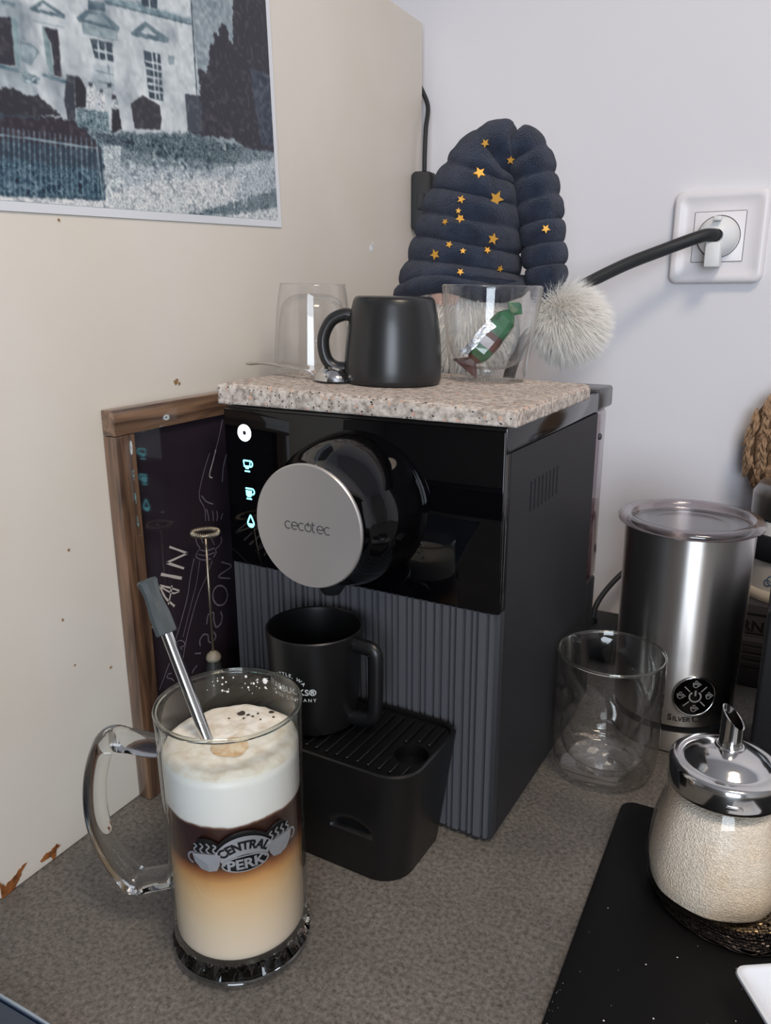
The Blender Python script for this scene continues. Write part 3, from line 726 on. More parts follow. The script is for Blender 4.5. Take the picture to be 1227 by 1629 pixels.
# upside-down double-walled glass
op = spline([(.0258, .0690), (.0278, .058), (.0296, .042), (.0308, .022), (.0312, .008), (.0311, .0006)], 5)
ip = spline([(.0311, .0006), (.0294, .004), (.0288, .02), (.0270, .040), (.0235, .0535), (.0150, .0600), (.0, .0612)], 5)
gd = tumbler('double_wall_glass', 'clear double-walled glass turned upside down on the slab', [(0, .0690)]+op, [(max(r, 0), z) for r, z in ip][:-1]+[(0, .0612)])
slab_place(gd, -.3530, .5500)
# upright double-walled glass with a sweet inside
op = spline([(.0282, .0005), (.0304, .012), (.0333, .03), (.0360, .05), (.0379, .066), (.0383, .0690)], 5)
ip = spline([(.0383, .0690), (.0370, .0701), (.0358, .066), (.0340, .045), (.0314, .028), (.0256, .015), (.0145, .0088), (.0, .0078)], 5)
gu = tumbler('double_wall_glass', 'clear double-walled glass standing upright with a wrapped sweet inside', [(0, .0005)]+op, [(max(r, 0), z) for r, z in ip][:-1]+[(0, .0078)])
GUX, GUY = -.2130, .5800
slab_place(gu, GUX, GUY)
# black mug upside down
bmug = thing('mug', 'satin black mug turned upside down on the stone slab', 'mug')
g = G(); prof = [(.0330, .004), (.0334, .0008), (.0348, .0004), (.0355, .0025)]+spline([(.0355, .0025), (.0357, .011), (.0349, .026), (.0330, .042), (.0303, .0550)], 6)[1:]+[(.0295, .0582), (.0282, .0602), (.0262, .0610), (0, .0610)]
g.lathe(prof+[], 64); g.lathe([(0, .055), (.026, .055), (.0295, .042), (.0326, .02), (.0330, .004)][::-1], 64)
g.make('cup', 'mug_satin', bmug, angle=40, doubles=True)
hp = spline([(.0310, 0, .0470), (.0370, 0, .0475), (.0460, 0, .0430), (.0515, 0, .0330), (.0520, 0, .0230), (.0490, 0, .0140), (.0430, 0, .0096), (.0345, 0, .0088)], 6)
G().tube(hp, .0046, 14, flat=(1, 1.15)).make('handle', 'mug_satin', bmug, smooth=True)
slab_place(bmug, -.2655, .5215, math.radians(200))
# teaspoon
spn = thing('teaspoon', 'silver teaspoon lying bowl-down beside the upside-down mug', 'spoon')
g = G()
def spoon_top(x, y):
    return .0100*max(0, 1-(x/.0150)**2-(y/.0112)**2)**.55
nn = 22; vv = []; ff = []
for j in range(nn+1):
    r = j/nn
    for i in range(36):
        a = 2*PI*i/36; x_, y_ = .0150*r*math.cos(a), .0112*r*math.sin(a); vv.append((x_, y_, .0008+spoon_top(x_*.999, y_*.999)))
for j in range(nn):
    for i in range(36):
        l = (i+1) % 36; ff.append((j*36+i, j*36+l, (j+1)*36+l, (j+1)*36+i))
G().add(vv, ff).make('bowl', 'steel', spn, smooth=True)
hs = spline([(-.0140, 0, .0016), (-.0200, 0, .0040), (-.032, 0, .0062), (-.055, 0, .0075), (-.075, 0, .0078), (-.090, 0, .0062)], 6)
rad = [.0018+.0034*max(0, (i/(len(hs)-1)-.30))*1.4 for i in range(len(hs))]
G().tube(hs, rad, 12, flat=(.30, 1.4)).make('stem', 'steel', spn, smooth=True)

# ------------------------------------------------------------------ wrapped sweet in the upright glass
cdy = thing('wrapped_sweet', 'green and brown foil-wrapped sweet inside the upright double-walled glass', 'sweet')
def twist_section(t, w_, h_, n=14, seed=0):
    out = []
    for i in range(n):
        a = 2*PI*i/n; k = (abs(math.cos(a))**.5*math.copysign(1, math.cos(a)), abs(math.sin(a))**.7*math.copysign(1, math.sin(a)))
        j = 1+.10*mnoise.noise(Vector((t*300, i*.9, seed)))
        out.append((k[0]*w_*j, k[1]*h_*j))
    return out
def sweet_part(name, secs, m, seed=0):
    v = []; f = []; n = 14
    for t, w_, h_ in secs:
        for a, b in twist_section(t, w_, h_, n, seed): v.append((a, b, t))
    for k in range(len(secs)-1):
        for i in range(n):
            j = (i+1) % n; f.append((k*n+i, k*n+j, (k+1)*n+j, (k+1)*n+i))
    f.append(tuple(range(n))[::-1]); f.append(tuple((len(secs)-1)*n+i for i in range(n)))
    return G().add(v, f).make(name, m, cdy)
sweet_part('wrapper_body', [(-.0165, .0052, .0040), (-.012, .0068, .0056), (-.0075, .0070, .0058)], 'foil_green', 1)
sweet_part('wrapper_band', [(-.0075, .0071, .0059), (-.001, .0072, .0060), (.0035, .0072, .0060)], 'foil_brown', 2)
sweet_part('wrapper_body', [(.0035, .0071, .0059), (.010, .0069, .0058), (.017, .0062, .0050), (.0205, .0044, .0030)], 'foil_green', 3)
sweet_part('twisted_end', [(.0205, .0043, .0029), (.0235, .0024, .0016), (.0275, .0052, .0007), (.0320, .0014, .0004)], 'foil_green', 4)
sweet_part('twisted_end', [(-.0165, .0050, .0038), (-.0195, .0030, .0022), (-.0235, .0062, .0024), (-.0275, .0088, .0012)], 'foil_brown', 5)
sv = [(-.0086, -.0050, -.021), (-.0072, -.0066, -.012), (-.0076, -.0066, .000), (-.0070, -.0062, .009), (-.0040, -.0068, -.020), (-.0030, -.0072, -.012), (-.0030, -.0070, .000), (-.0010, -.0068, .008)]
G().add(sv, [(0, 4, 5, 1), (1, 5, 6, 2), (2, 6, 7, 3)]).make('silver_seam', 'foil_silver', cdy, smooth=True)
cdy.scale = (1.35, 1.25, 1.08)
cdy.location = (GUX+.0020, GUY-.002, .3375)
dirv = (rt*.66+up*.80+fw*-.10).normalized()
cdy.rotation_mode = 'QUATERNION'
zq = dirv; yq = (fw-zq*fw.dot(zq)).normalized(); xq = yq.cross(zq)
cdy.rotation_quaternion = Matrix((xq, yq, zq)).transposed().to_quaternion()

# ------------------------------------------------------------------ plush gnome behind the slab
gn = thing('plush_gnome', 'plush gnome with tall navy ribbed hat, gold stars and white beard behind the glasses', 'plush toy', mw(-.0041, .014, .2947), (0, 0, MROT))
gn.scale = (1.03, 1.03, 1.03)
Z0 = .2947
g = G(); g.ellipsoid((-.1225, .197, .0418), (.050, .0465, .0405), 28, 16, fn=lambda d: 1+.06*mnoise.noise(d*5)); body = g.make('body', 'fur_grey', gn, smooth=True)
# beard: overlapping fur locks
def fur(g, centre, radii, n, length, width, droop, cond=None, jit=.35):
    for _ in range(n):
        d = Vector(rng.normal(size=3)); d.normalize()
        if cond and not cond(d): continue
        p = Vector((centre[0]+d.x*radii[0], centre[1]+d.y*radii[1], centre[2]+d.z*radii[2]))
        nrm = Vector((d.x/radii[0], d.y/radii[1], d.z/radii[2])).normalized()
        q = (nrm+Vector(rng.normal(size=3))*jit*.5+Vector(droop)).normalized()
        side = q.cross(Vector(rng.normal(size=3))).normalized()*width*rng.uniform(.6, 1.2); L = length*rng.uniform(.6, 1.15)
        m1 = p+q*L*.5; q2 = (q+Vector(droop)*.8).normalized(); e = m1+q2*L*.5
        s0 = p-nrm*.002
        g.add([s0-side, s0+side, m1+side*.75, m1-side*.75, e], [(0, 1, 2, 3), (3, 2, 4)])
g = G(); g.ellipsoid((-.1225, .178, .045), (.047, .030, .043), 24, 14)
fur(g, (-.1225, .176, .045), (.048, .031, .044), 4500, .013, .0005, (0, 0, -.9), lambda d: d.y < .55 and d.z > -.9)
g.v = [(x, y, max(z, .0012)) for x, y, z in g.v]
bd = g.make('beard', 'fur_white', gn, smooth=True); bd['kind'] = 'stuff'
gg = G(); gg.ellipsoid((-.1160, .1520, .0755), (.0130, .0085, .0120), 20, 14); gg.make('nose', 'nose_skin', gn, smooth=True)
# hat: main cone then the folded tail; ribs from a scalloped radius
cone = [(-.1225, .195, .076, .0530), (-.1225, .196, .086, .0530), (-.1210, .197, .100, .0485), (-.1170, .198, .122, .0462), (-.1120, .199, .148, .0410), (-.1060, .200, .170, .0330), (-.0970, .201, .1835, .0250), (-.0810, .203, .1865, .0195)]
cs = spline(cone, 16); L_ = [0]
for a, b in zip(cs, cs[1:]): L_.append(L_[-1]+math.dist(a[:3], b[:3]))
def ribbed(path, rib, depth, n=40, seed=0):
    Ls = [0]
    for a, b in zip(path, path[1:]): Ls.append(Ls[-1]+math.dist(a[:3], b[:3]))
    rad = [p[3]*(1-depth)+p[3]*depth*abs(math.sin(PI*l/rib))**.42*1.1 for p, l in zip(path, Ls)]
    return [p[:3] for p in path], rad
pp, rr = ribbed(cs, .0186, .105)
g = G(); g.tube(pp, rr, 48)
g.v = [tuple(Vector(v)+Vector((mnoise.noise(Vector(v)*120), mnoise.noise(Vector(v)*120+Vector((9, 0, 0))), mnoise.noise(Vector(v)*120+Vector((0, 9, 0)))))*.0009) for v in g.v]
hat = g.make('hat', 'plush_navy', gn, angle=75)
hat_bvh = BVHTree.FromPolygons([Vector(v) for v in g.v], [tuple(f) for f in g.f])
tailp = spline([(-.0850, .203, .1880, .0175), (-.0725, .206, .1800, .0190), (-.0660, .206, .160, .0195), (-.0600, .206, .138, .0195), (-.0560, .206, .116, .0185), (-.0530, .206, .096, .0180), (-.0500, .205, .078, .0160), (-.0460, .204, .069, .0110)], 14)
pp2, rr2 = ribbed(tailp, .0172, .20)
g2 = G(); g2.tube(pp2, rr2, 36)
g2.v = [tuple(Vector(v)+Vector((mnoise.noise(Vector(v)*120), mnoise.noise(Vector(v)*120+Vector((9, 0, 0))), 0))*.0009) for v in g2.v]
tail = g2.make('hat_tail', 'plush_navy', gn, angle=75)
tail_bvh = BVHTree.FromPolygons([Vector(v) for v in g2.v], [tuple(f) for f in g2.f])
# brim roll at the lower left of the hat
br = spline([(-.1225+.050*math.cos(a), .195+.049*math.sin(a), .0775+.004*math.sin(a*3)) for a in [PI*2*i/24 for i in range(24)]], 3)
g = G(); g.tube(br[:-1], [.0075+.0016*mnoise.noise(Vector(p)*60) for p in br[:-1]], 12, closed=True); g.make('hat_brim', 'plush_navy', gn, smooth=True)
# pompom
g = G(); PC = (-.0310, .205, .0505); g.ellipsoid(PC, (.0210, .0190, .0215), 20, 14)
fur(g, PC, (.0205, .0185, .021), 11000, .0190, .00036, (.34, -.04, -.42), jit=.26)
pm = g.make('pompom', 'fur_white', gn, smooth=True); pm['kind'] = 'stuff'
G().tube([(-.0465, .204, .072), (-.040, .2045, .069)], .006, 10).make('pompom_collar', 'plush_navy', gn, smooth=True)
# gold stars: sewn on the hat surface facing the room
inv = Matrix.Rotation(-MROT, 3, 'Z')
cam_l = inv @ (CAM-MLOC) - Vector((0, 0, Z0))
def star(u, z, r, bvh, rot):
    tgt = Vector((u, .200, z-Z0)); d = (tgt-cam_l).normalized(); hit = bvh.ray_cast(cam_l, d)
    if hit[0] is None: return
    p, nrm = hit[0], hit[1]
    if nrm.dot(d) > 0: nrm = -nrm
    nrm = (nrm*.6-d*.4).normalized()
    a = nrm.cross(Vector((0, 0, 1))).normalized(); b = nrm.cross(a)
    pts = [(r*(1 if k % 2 == 0 else .45)*math.cos(PI*k/5+rot), r*(1 if k % 2 == 0 else .45)*math.sin(PI*k/5+rot)) for k in range(10)]
    G().prism(pts, lambda x, y, h=0.: p+a*x+b*y+nrm*(h-.0008), .0022).make('star', 'star_gold', gn)
for u, z, r, rot in ((-.1060, .4855, .0035, .2), (-.0840, .4715, .0033, .9), (-.1107, .4632, .0050, .1), (-.1265, .4440, .0034, .6), (-.0954, .4432, .0062, .5), (-.1270, .4290, .0040, .2), (-.1288, .4355, .0024, .8), (-.1410, .4270, .0026, .4), (-.0972, .4120, .0046, .7), (-.1370, .4085, .0030, .5), (-.1500, .4010, .0042, .1), (-.1240, .4030, .0026, .9), (-.1020, .4030, .0030, .3), (-.1260, .3860, .0030, .3), (-.0900, .3885, .0028, .5)):
    star(u, z, r, hat_bvh, rot)
star(-.0520, .4180, .0036, tail_bvh, .4)

# ------------------------------------------------------------------ framed chalkboard against the panel
CB = thing('chalkboard', 'chalkboard in a brown wooden frame leaning on the white panel, left of the machine', 'chalkboard', (WX+.0004, .374, .0004))
BW, BH, FT = .340, .2965, .0175     # width along y, height, frame width
G().box(.0005, .0075, .004, BW-.004, .004, BH-.004).make('slate', 'chalkboard', CB)
G().box(.0, .0115, 0, FT, 0, BH-FT-.0002).make('frame_upright', 'wood_upright', CB, bevel=.0008)
G().box(.0, .0115, BW-FT, BW, 0, BH-FT-.0002).make('frame_upright', 'wood_upright', CB, bevel=.0008)
G().box(.0, .0115, 0, BW, BH-FT, BH).make('frame_rail', 'wood_rail', CB, bevel=.0008)
G().box(.0, .0112, FT+.0002, BW-FT-.0002, 0, FT).make('frame_rail', 'wood_rail', CB, bevel=.0008)
CHALK = []   # filled below once strokes are defined
def cbp(y, z, h=0.): return (.0077+h, y, z)
STROKES = [('w', 1.5, [(0.0457, 0.1886), (0.0645, 0.1779)]),
('w', 1.5, [(0.0645, 0.1779), (0.0415, 0.1773)]),
('w', 1.6, [(0.0415, 0.1773), (0.0595, 0.1671)]),
('w', 2.2, [(0.0347, 0.1704), (0.0562, 0.1601)]),
('w', 1.4, [(0.0322, 0.1623), (0.0373, 0.1508), (0.046, 0.1408)]),
('w', 1.3, [(0.0322, 0.1623), (0.0422, 0.1573), (0.0527, 0.1511)]),
('w', 1.3, [(0.045, 0.158), (0.0428, 0.1516), (0.0396, 0.1445)]),
('w', 1, [(0.0341, 0.16), (0.0453, 0.1517), (0.0527, 0.1507)]),
('w', 1.0, [(0.0216, 0.1431), (0.0197, 0.1344)]),
('w', 1.2, [(0.0166, 0.1351), (0.0272, 0.1308)]),
('f', 0.7, [(0.0925, 0.1633), (0.0845, 0.1524), (0.0738, 0.1407), (0.0642, 0.1251), (0.056, 0.1091), (0.0496, 0.0925)]),
('f', 0.7, [(0.0717, 0.1716), (0.0665, 0.1602), (0.0609, 0.1434), (0.0512, 0.1253), (0.0443, 0.1139)]),
('f', 0.7, [(0.0356, 0.0977), (0.0227, 0.0809)]),
('f', 0.5, [(0.0779, 0.1678), (0.0722, 0.1508), (0.0655, 0.1379), (0.0524, 0.1125)]),
('f', 0.8, [(0.0761, 0.1889), (0.0751, 0.1863), (0.0766, 0.1813), (0.0789, 0.1778), (0.0753, 0.1752), (0.0743, 0.1718), (0.0819, 0.1671), (0.0913, 0.1652)]),
('f', 0.8, [(0.1047, 0.18), (0.1058, 0.1763), (0.1019, 0.173), (0.0975, 0.1714), (0.0979, 0.1684), (0.0942, 0.1657)]),
('f', 0.8, [(0.0775, 0.1773), (0.0853, 0.1736), (0.0962, 0.1728)]),
('f', 0.7, [(0.0765, 0.1734), (0.0849, 0.17), (0.0959, 0.169)]),
('f', 0.6, [(0.081, 0.1856), (0.0832, 0.1803)]),
('f', 0.6, [(0.093, 0.1823), (0.0965, 0.1756)]),
('f', 0.7, [(0.1159, 0.2747), (0.1105, 0.2619), (0.1054, 0.2519)]),
('f', 0.6, [(0.0976, 0.2505), (0.0909, 0.2396), (0.0847, 0.2273), (0.0826, 0.221), (0.0831, 0.2161), (0.0878, 0.2075), (0.0878, 0.1977)]),
('w', 0.9, [(0.1054, 0.2519), (0.1016, 0.2444), (0.0959, 0.2332), (0.0992, 0.2304)]),
('f', 0.9, [(0.1187, 0.2468), (0.1135, 0.2366), (0.1108, 0.2245)]),
('f', 0.8, [(0.0849, 0.2191), (0.0903, 0.2131), (0.0982, 0.2091)]),
('f', 0.8, [(0.0897, 0.207), (0.0913, 0.2017), (0.0918, 0.1967)]),
('f', 0.8, [(0.0967, 0.2039), (0.0973, 0.1995), (0.0969, 0.1954)]),
('f', 0.9, [(0.1018, 0.2026), (0.1024, 0.1982), (0.101, 0.1943)]),
('f', 0.8, [(0.1089, 0.1987), (0.1063, 0.1943)]),
('f', 1.0, [(0.1035, 0.1588), (0.116, 0.1511), (0.0988, 0.1477), (0.1136, 0.1409)]),
('f', 1.2, [(0.1087, 0.1275), (0.1074, 0.1241), (0.1045, 0.122), (0.1007, 0.1217), (0.0966, 0.1232), (0.0931, 0.1261), (0.0909, 0.13), (0.0904, 0.1339), (0.0916, 0.1372), (0.0944, 0.1393), (0.0982, 0.1397), (0.1022, 0.1383), (0.1058, 0.1354), (0.1081, 0.1315), (0.1087, 0.1275)]),
('f', 1.2, [(0.0806, 0.1124), (0.0834, 0.1197), (0.0897, 0.1189), (0.0897, 0.1124), (0.092, 0.1055), (0.0978, 0.1062), (0.1002, 0.1114), (0.0988, 0.1169)]),
('f', 1.2, [(0.0714, 0.0968), (0.0712, 0.1018), (0.0757, 0.105), (0.081, 0.1028), (0.0818, 0.0965), (0.0866, 0.0945), (0.0908, 0.0978), (0.0881, 0.103)]),
('f', 1.0, [(0.0643, 0.0934), (0.0715, 0.0906)]),
('f', 1.0, [(0.0659, 0.0823), (0.0616, 0.0803), (0.0594, 0.0783)]),
('f', 0.7, [(0.0462, 0.1084), (0.0453, 0.1111), (0.0497, 0.1109), (0.0538, 0.1071), (0.0523, 0.1049), (0.0485, 0.1055), (0.0507, 0.1026)]),
('f', 0.7, [(0.0371, 0.0885), (0.0334, 0.0892), (0.032, 0.087), (0.0366, 0.0839), (0.0388, 0.0809)])]
PICT = [('p', (206, 212, 216), 0, [[269.3, 113.4], [92.4, 159.3], [96.2, 83.5], [110.7, 52.7], [283.1, 42.4]]),
('p', (150, 162, 170), 0, [[95.8, 158.4], [41.3, 172.6], [48.9, 129.4], [70.6, 116.7], [84.9, 89.4], [95.5, 83.6]]),
('p', (176, 186, 192), 0, [[269.3, 113.4], [241.7, 120.5], [244.6, 73.4], [238.5, 64.7], [280.0, 58.1]]),
('p', (150, 166, 174), 0, [[246.7, 89.5], [238.7, 90.0], [234.4, 87.3], [241.6, 78.7], [247.7, 80.0]]),
('p', (140, 158, 166), 0, [[248.6, 75.1], [236.1, 73.7], [237.6, 69.8], [248.9, 69.1]]),
('p', (120, 142, 152), 0, [[177.9, 129.7], [96.4, 135.3], [97.0, 131.3], [178.6, 125.5]]),
('p', (96, 116, 126), 0, [[178.4, 126.2], [96.9, 132.1], [97.1, 130.9], [178.7, 124.8]]),
('p', (86, 112, 124), 0, [[146.0, 138.3], [130.4, 142.2], [131.8, 133.1], [145.8, 131.9]]),
('p', (104, 124, 134), 0, [[237.7, 107.9], [227.0, 115.0], [211.4, 110.9], [212.7, 108.8], [236.0, 107.3]]),
('p', (104, 124, 134), 0, [[203.5, 111.5], [194.8, 117.6], [180.5, 119.3], [168.2, 114.0], [170.2, 111.0], [202.0, 109.7]]),
('p', (206, 212, 216), 0, [[232.0, 109.2], [226.9, 113.3], [217.9, 110.4]]),
('p', (170, 182, 188), 0, [[197.6, 112.0], [192.3, 116.0], [182.9, 116.6], [175.8, 113.0]]),
('p', (84, 104, 116), 0, [[192.4, 123.4], [178.7, 124.9], [179.4, 120.2], [193.4, 117.6]]),
('p', (104, 124, 134), 0, [[159.1, 113.0], [144.6, 122.7], [122.6, 117.3], [124.7, 114.0], [157.9, 111.7]]),
('p', (196, 204, 208), 0, [[150.0, 115.0], [144.0, 119.7], [133.5, 116.4]]),
('p', (104, 124, 134), 0, [[255.2, 108.1], [245.8, 108.7], [247.3, 106.4], [255.6, 106.1]]),
('p', (150, 166, 172), 0, [[235.6, 102.7], [213.0, 104.2], [213.2, 103.5], [235.7, 102.1]]),
('p', (150, 166, 172), 0, [[199.7, 110.2], [170.8, 110.5], [172.1, 105.6], [199.9, 103.6]]),
('p', (150, 172, 176), 0, [[252.2, 100.4], [246.8, 101.1], [248.7, 76.5], [252.5, 76.7]]),
('p', (52, 50, 60), 0, [[259.8, 99.2], [250.8, 100.7], [252.3, 76.4], [264.3, 75.7]]),
('p', (128, 150, 154), 0, [[230.3, 101.0], [225.4, 101.2], [225.6, 76.8], [229.7, 77.3]]),
('p', (52, 50, 60), 0, [[229.1, 100.8], [218.6, 101.7], [220.3, 76.8], [225.6, 76.8], [224.8, 92.8]]),
('p', (86, 112, 124), 0, [[234.6, 74.9], [233.1, 76.3], [216.4, 75.3], [217.1, 73.6]]),
('p', (86, 112, 124), 0, [[264.3, 75.4], [250.0, 75.4], [250.3, 73.9], [264.7, 73.6]]),
('p', (60, 74, 86), 0, [[194.6, 102.5], [176.4, 103.4], [177.1, 93.0], [192.2, 92.1]]),
('l', (196, 206, 210), 1.1, [[188.1, 102.3], [188.6, 92.5]]),
('l', (196, 206, 210), 1.1, [[182.5, 101.8], [182.8, 92.3]]),
('l', (196, 206, 210), 1.1, [[191.4, 96.8], [176.9, 97.4]]),
('p', (186, 196, 202), 0, [[194.1, 88.8], [177.1, 90.1], [178.9, 75.6], [197.1, 76.6]]),
('l', (110, 128, 138), 0.7, [[182.0, 90.1], [181.1, 74.6]]),
('l', (110, 128, 138), 0.7, [[192.9, 85.2], [178.4, 85.1]]),
('l', (110, 128, 138), 0.7, [[192.9, 79.3], [179.3, 79.6]]),
('p', (64, 78, 90), 0, [[148.8, 105.0], [132.8, 105.8], [134.1, 77.1], [147.7, 77.2]]),
('l', (214, 220, 224), 1.0, [[140.7, 105.2], [141.6, 77.4]]),
('l', (214, 220, 224), 1.0, [[136.7, 105.3], [137.7, 78.0]]),
('l', (214, 220, 224), 1.0, [[147.8, 98.9], [132.6, 99.7]]),
('l', (214, 220, 224), 1.0, [[147.8, 94.8], [133.2, 95.3]]),
('l', (214, 220, 224), 1.0, [[147.5, 89.9], [133.3, 90.6]]),
('l', (214, 220, 224), 1.0, [[147.7, 85.7], [133.5, 86.2]]),
('l', (214, 220, 224), 1.0, [[147.7, 81.4], [133.6, 82.1]]),
('p', (64, 78, 90), 0, [[145.8, 135.5], [131.2, 139.1], [132.1, 133.0], [146.0, 131.4]]),
('l', (206, 212, 216), 1, [[138.6, 136.6], [138.9, 131.8]]),
('p', (140, 156, 164), 0, [[125.1, 106.8], [118.7, 107.4], [120.2, 102.0], [125.5, 101.0]]),
('l', (70, 84, 94), 1.0, [[96.2, 146.9], [98.2, 87.2]]),
('p', (52, 50, 60), 0, [[46.8, 171.2], [-2.5, 184.0], [-5.2, 145.0], [1.4, 57.9], [41.9, 56.8], [57.2, 62.3], [109.7, 59.8], [110.1, 71.2], [110.0, 85.3], [103.0, 83.2], [93.6, 87.1], [94.6, 105.3], [86.7, 102.2], [82.4, 108.3], [78.3, 123.4], [72.9, 126.5], [73.4, 133.3], [68.8, 130.2], [63.8, 141.5], [56.9, 138.1], [55.8, 128.8], [51.3, 128.9]]),
('p', (66, 74, 88), 0, [[32.6, 115.4], [4.8, 116.8], [3.6, 62.4], [22.1, 61.8]]),
('p', (128, 142, 150), 0, [[282.5, 45.5], [217.7, 54.4], [177.5, 51.4], [109.7, 59.8], [41.8, 57.7], [1.3, 58.8], [5.1, 4.9], [290.8, 2.4]]),
('p', (186, 194, 200), 0, [[180.5, 32.7], [91.9, 37.6], [2.6, 55.3], [5.7, 8.4], [198.7, 3.8], [195.9, 20.9]]),
('p', (214, 218, 220), 0, [[195.6, 22.8], [177.2, 18.5], [140.3, 27.2], [54.2, 35.5], [64.4, 17.4], [4.6, 18.4], [6.1, 4.8], [198.7, 3.8]]),
('p', (190, 198, 202), 0, [[194.9, 42.4], [178.6, 44.2], [182.9, 18.1], [197.8, 9.5]]),
('p', (96, 112, 120), 0, [[177.5, 51.4], [109.7, 59.8], [41.8, 57.7], [61.1, 44.0], [138.2, 41.6], [176.3, 41.5]]),
('p', (120, 134, 142), 0, [[76.4, 14.4], [35.1, 22.9], [3.3, 30.9], [4.9, 15.9], [88.9, 4.8], [124.4, 3.2]]),
('p', (48, 48, 56), 0, [[279.4, 61.2], [255.3, 65.2], [247.3, 63.3], [238.6, 64.1], [224.4, 55.9], [240.8, 51.9], [282.1, 47.1]]),
('p', (54, 54, 62), 0, [[165.5, 70.9], [153.7, 77.6], [138.3, 73.9], [137.7, 65.4], [140.0, 58.4], [164.5, 56.1]]),
('p', (66, 72, 82), 0, [[111.4, 85.1], [97.8, 86.5], [93.0, 81.9], [97.1, 61.4], [111.5, 60.8]]),
('p', (120, 140, 148), 0, [[211.7, 61.5], [186.3, 63.1], [187.3, 50.6], [213.4, 51.5]]),
('p', (78, 92, 104), 0, [[198.8, 49.9], [169.6, 49.0], [173.2, 43.7], [199.8, 44.0]]),
('p', (56, 60, 70), 0, [[216.2, 79.1], [210.6, 78.8], [213.7, 55.0], [219.7, 53.5], [220.6, 64.2]]),
('p', (42, 42, 50), 0, [[210.6, 78.8], [206.6, 79.5], [202.3, 73.3], [204.7, 62.5], [212.6, 61.3]]),
('p', (212, 216, 218), 0, [[201.6, 74.8], [196.1, 77.8], [194.5, 75.3], [197.7, 62.5], [203.8, 61.9]]),
('p', (60, 72, 82), 0, [[199.6, 77.9], [196.1, 77.8], [197.0, 75.6], [200.0, 75.4]]),
('p', (208, 212, 216), 0, [[193.9, 73.3], [189.4, 75.4], [186.7, 73.0], [190.0, 62.5], [195.2, 62.5]]),
('p', (60, 72, 82), 0, [[190.9, 75.5], [188.4, 75.3], [189.3, 73.0], [191.8, 73.3]]),
('p', (196, 204, 208), 0, [[184.9, 77.6], [180.5, 79.1], [181.5, 66.7], [187.0, 65.1]]),
('p', (60, 72, 82), 0, [[184.0, 79.9], [180.9, 80.1], [181.3, 77.5], [185.0, 77.2]]),
('p', (40, 40, 48), 0, [[182.7, 65.8], [177.2, 66.6], [175.9, 54.6], [185.2, 50.5]]),
('p', (200, 206, 210), 0, [[181.8, 70.9], [176.9, 71.7], [176.8, 65.9], [182.8, 65.0]]),
('p', (44, 46, 54), 0, [[181.4, 73.5], [177.6, 73.8], [178.0, 71.5], [181.8, 70.9]]),
('p', (44, 58, 72), 0, [[281.7, 49.3], [222.6, 53.1], [206.2, 50.7], [195.4, 39.4], [197.1, 10.3], [289.8, 7.9]]),
('p', (66, 92, 108), 0, [[286.1, 26.5], [202.5, 27.7], [197.1, 10.3], [289.8, 7.9]]),
('p', (50, 44, 54), 0, [[282.2, 46.8], [217.7, 54.4], [199.7, 44.4], [198.0, 39.1], [284.2, 36.7]]),
('l', (128, 154, 168), 0.55, [[269.8, 43.2], [275.4, 7.6]]),
('l', (128, 154, 168), 0.55, [[266.5, 43.5], [272.0, 7.8]]),
('l', (128, 154, 168), 0.55, [[263.1, 43.6], [268.6, 8.0]]),
('l', (128, 154, 168), 0.55, [[259.7, 43.8], [265.1, 8.2]]),
('l', (128, 154, 168), 0.55, [[256.3, 43.9], [261.6, 8.5]]),
('l', (128, 154, 168), 0.55, [[252.8, 44.0], [258.0, 8.7]]),
('l', (128, 154, 168), 0.55, [[249.2, 44.1], [254.4, 8.9]]),
('l', (128, 154, 168), 0.55, [[245.7, 44.2], [250.8, 9.1]]),
('l', (128, 154, 168), 0.55, [[242.0, 44.4], [247.0, 9.4]]),
('l', (128, 154, 168), 0.55, [[238.3, 44.5], [243.3, 9.6]]),
('l', (128, 154, 168), 0.55, [[234.6, 44.6], [239.5, 9.9]]),
('l', (128, 154, 168), 0.55, [[230.8, 44.8], [235.6, 10.1]]),
('l', (128, 154, 168), 0.55, [[227.0, 44.9], [231.7, 10.4]]),
('l', (128, 154, 168), 0.55, [[223.1, 45.0], [227.7, 10.6]]),
('l', (128, 154, 168), 0.55, [[219.2, 45.2], [223.7, 10.9]]),
('l', (128, 154, 168), 0.55, [[215.2, 45.3], [219.6, 11.1]]),
('l', (128, 154, 168), 0.55, [[211.1, 45.4], [215.5, 11.4]]),
('l', (128, 154, 168), 0.55, [[207.0, 45.6], [211.3, 11.7]]),
('l', (128, 154, 168), 0.55, [[202.8, 45.7], [207.0, 11.9]]),
('l', (128, 154, 168), 0.55, [[198.6, 45.9], [202.7, 12.2]]),
('l', (128, 154, 168), 0.55, [[194.3, 46.0], [198.3, 12.5]]),
('l', (150, 172, 182), 0.8, [[276.0, 39.6], [200.4, 40.3]]),
('l', (140, 160, 170), 1.1, [[199.4, 40.4], [199.2, 10.2]]),
('p', (220, 222, 224), 0, [[289.9, 7.0], [196.1, 9.6], [201.3, 4.0], [290.6, 3.4]])]
for k, wmm, q in STROKES:
    pts = spline(q, 5) if len(q) > 2 else [tuple(np.array(q[0])+(np.array(q[1])-np.array(q[0]))*t) for t in (0, .33, .66, 1)]
    wd = [wmm*.0014*(.8+.35*mnoise.noise(Vector((p[0]*400, p[1]*400, 0)))) for p in pts]
    G().ribbon(pts, wd, cbp).make('chalk_stroke', 'chalk_white' if k == 'w' else 'chalk_faint', CB)

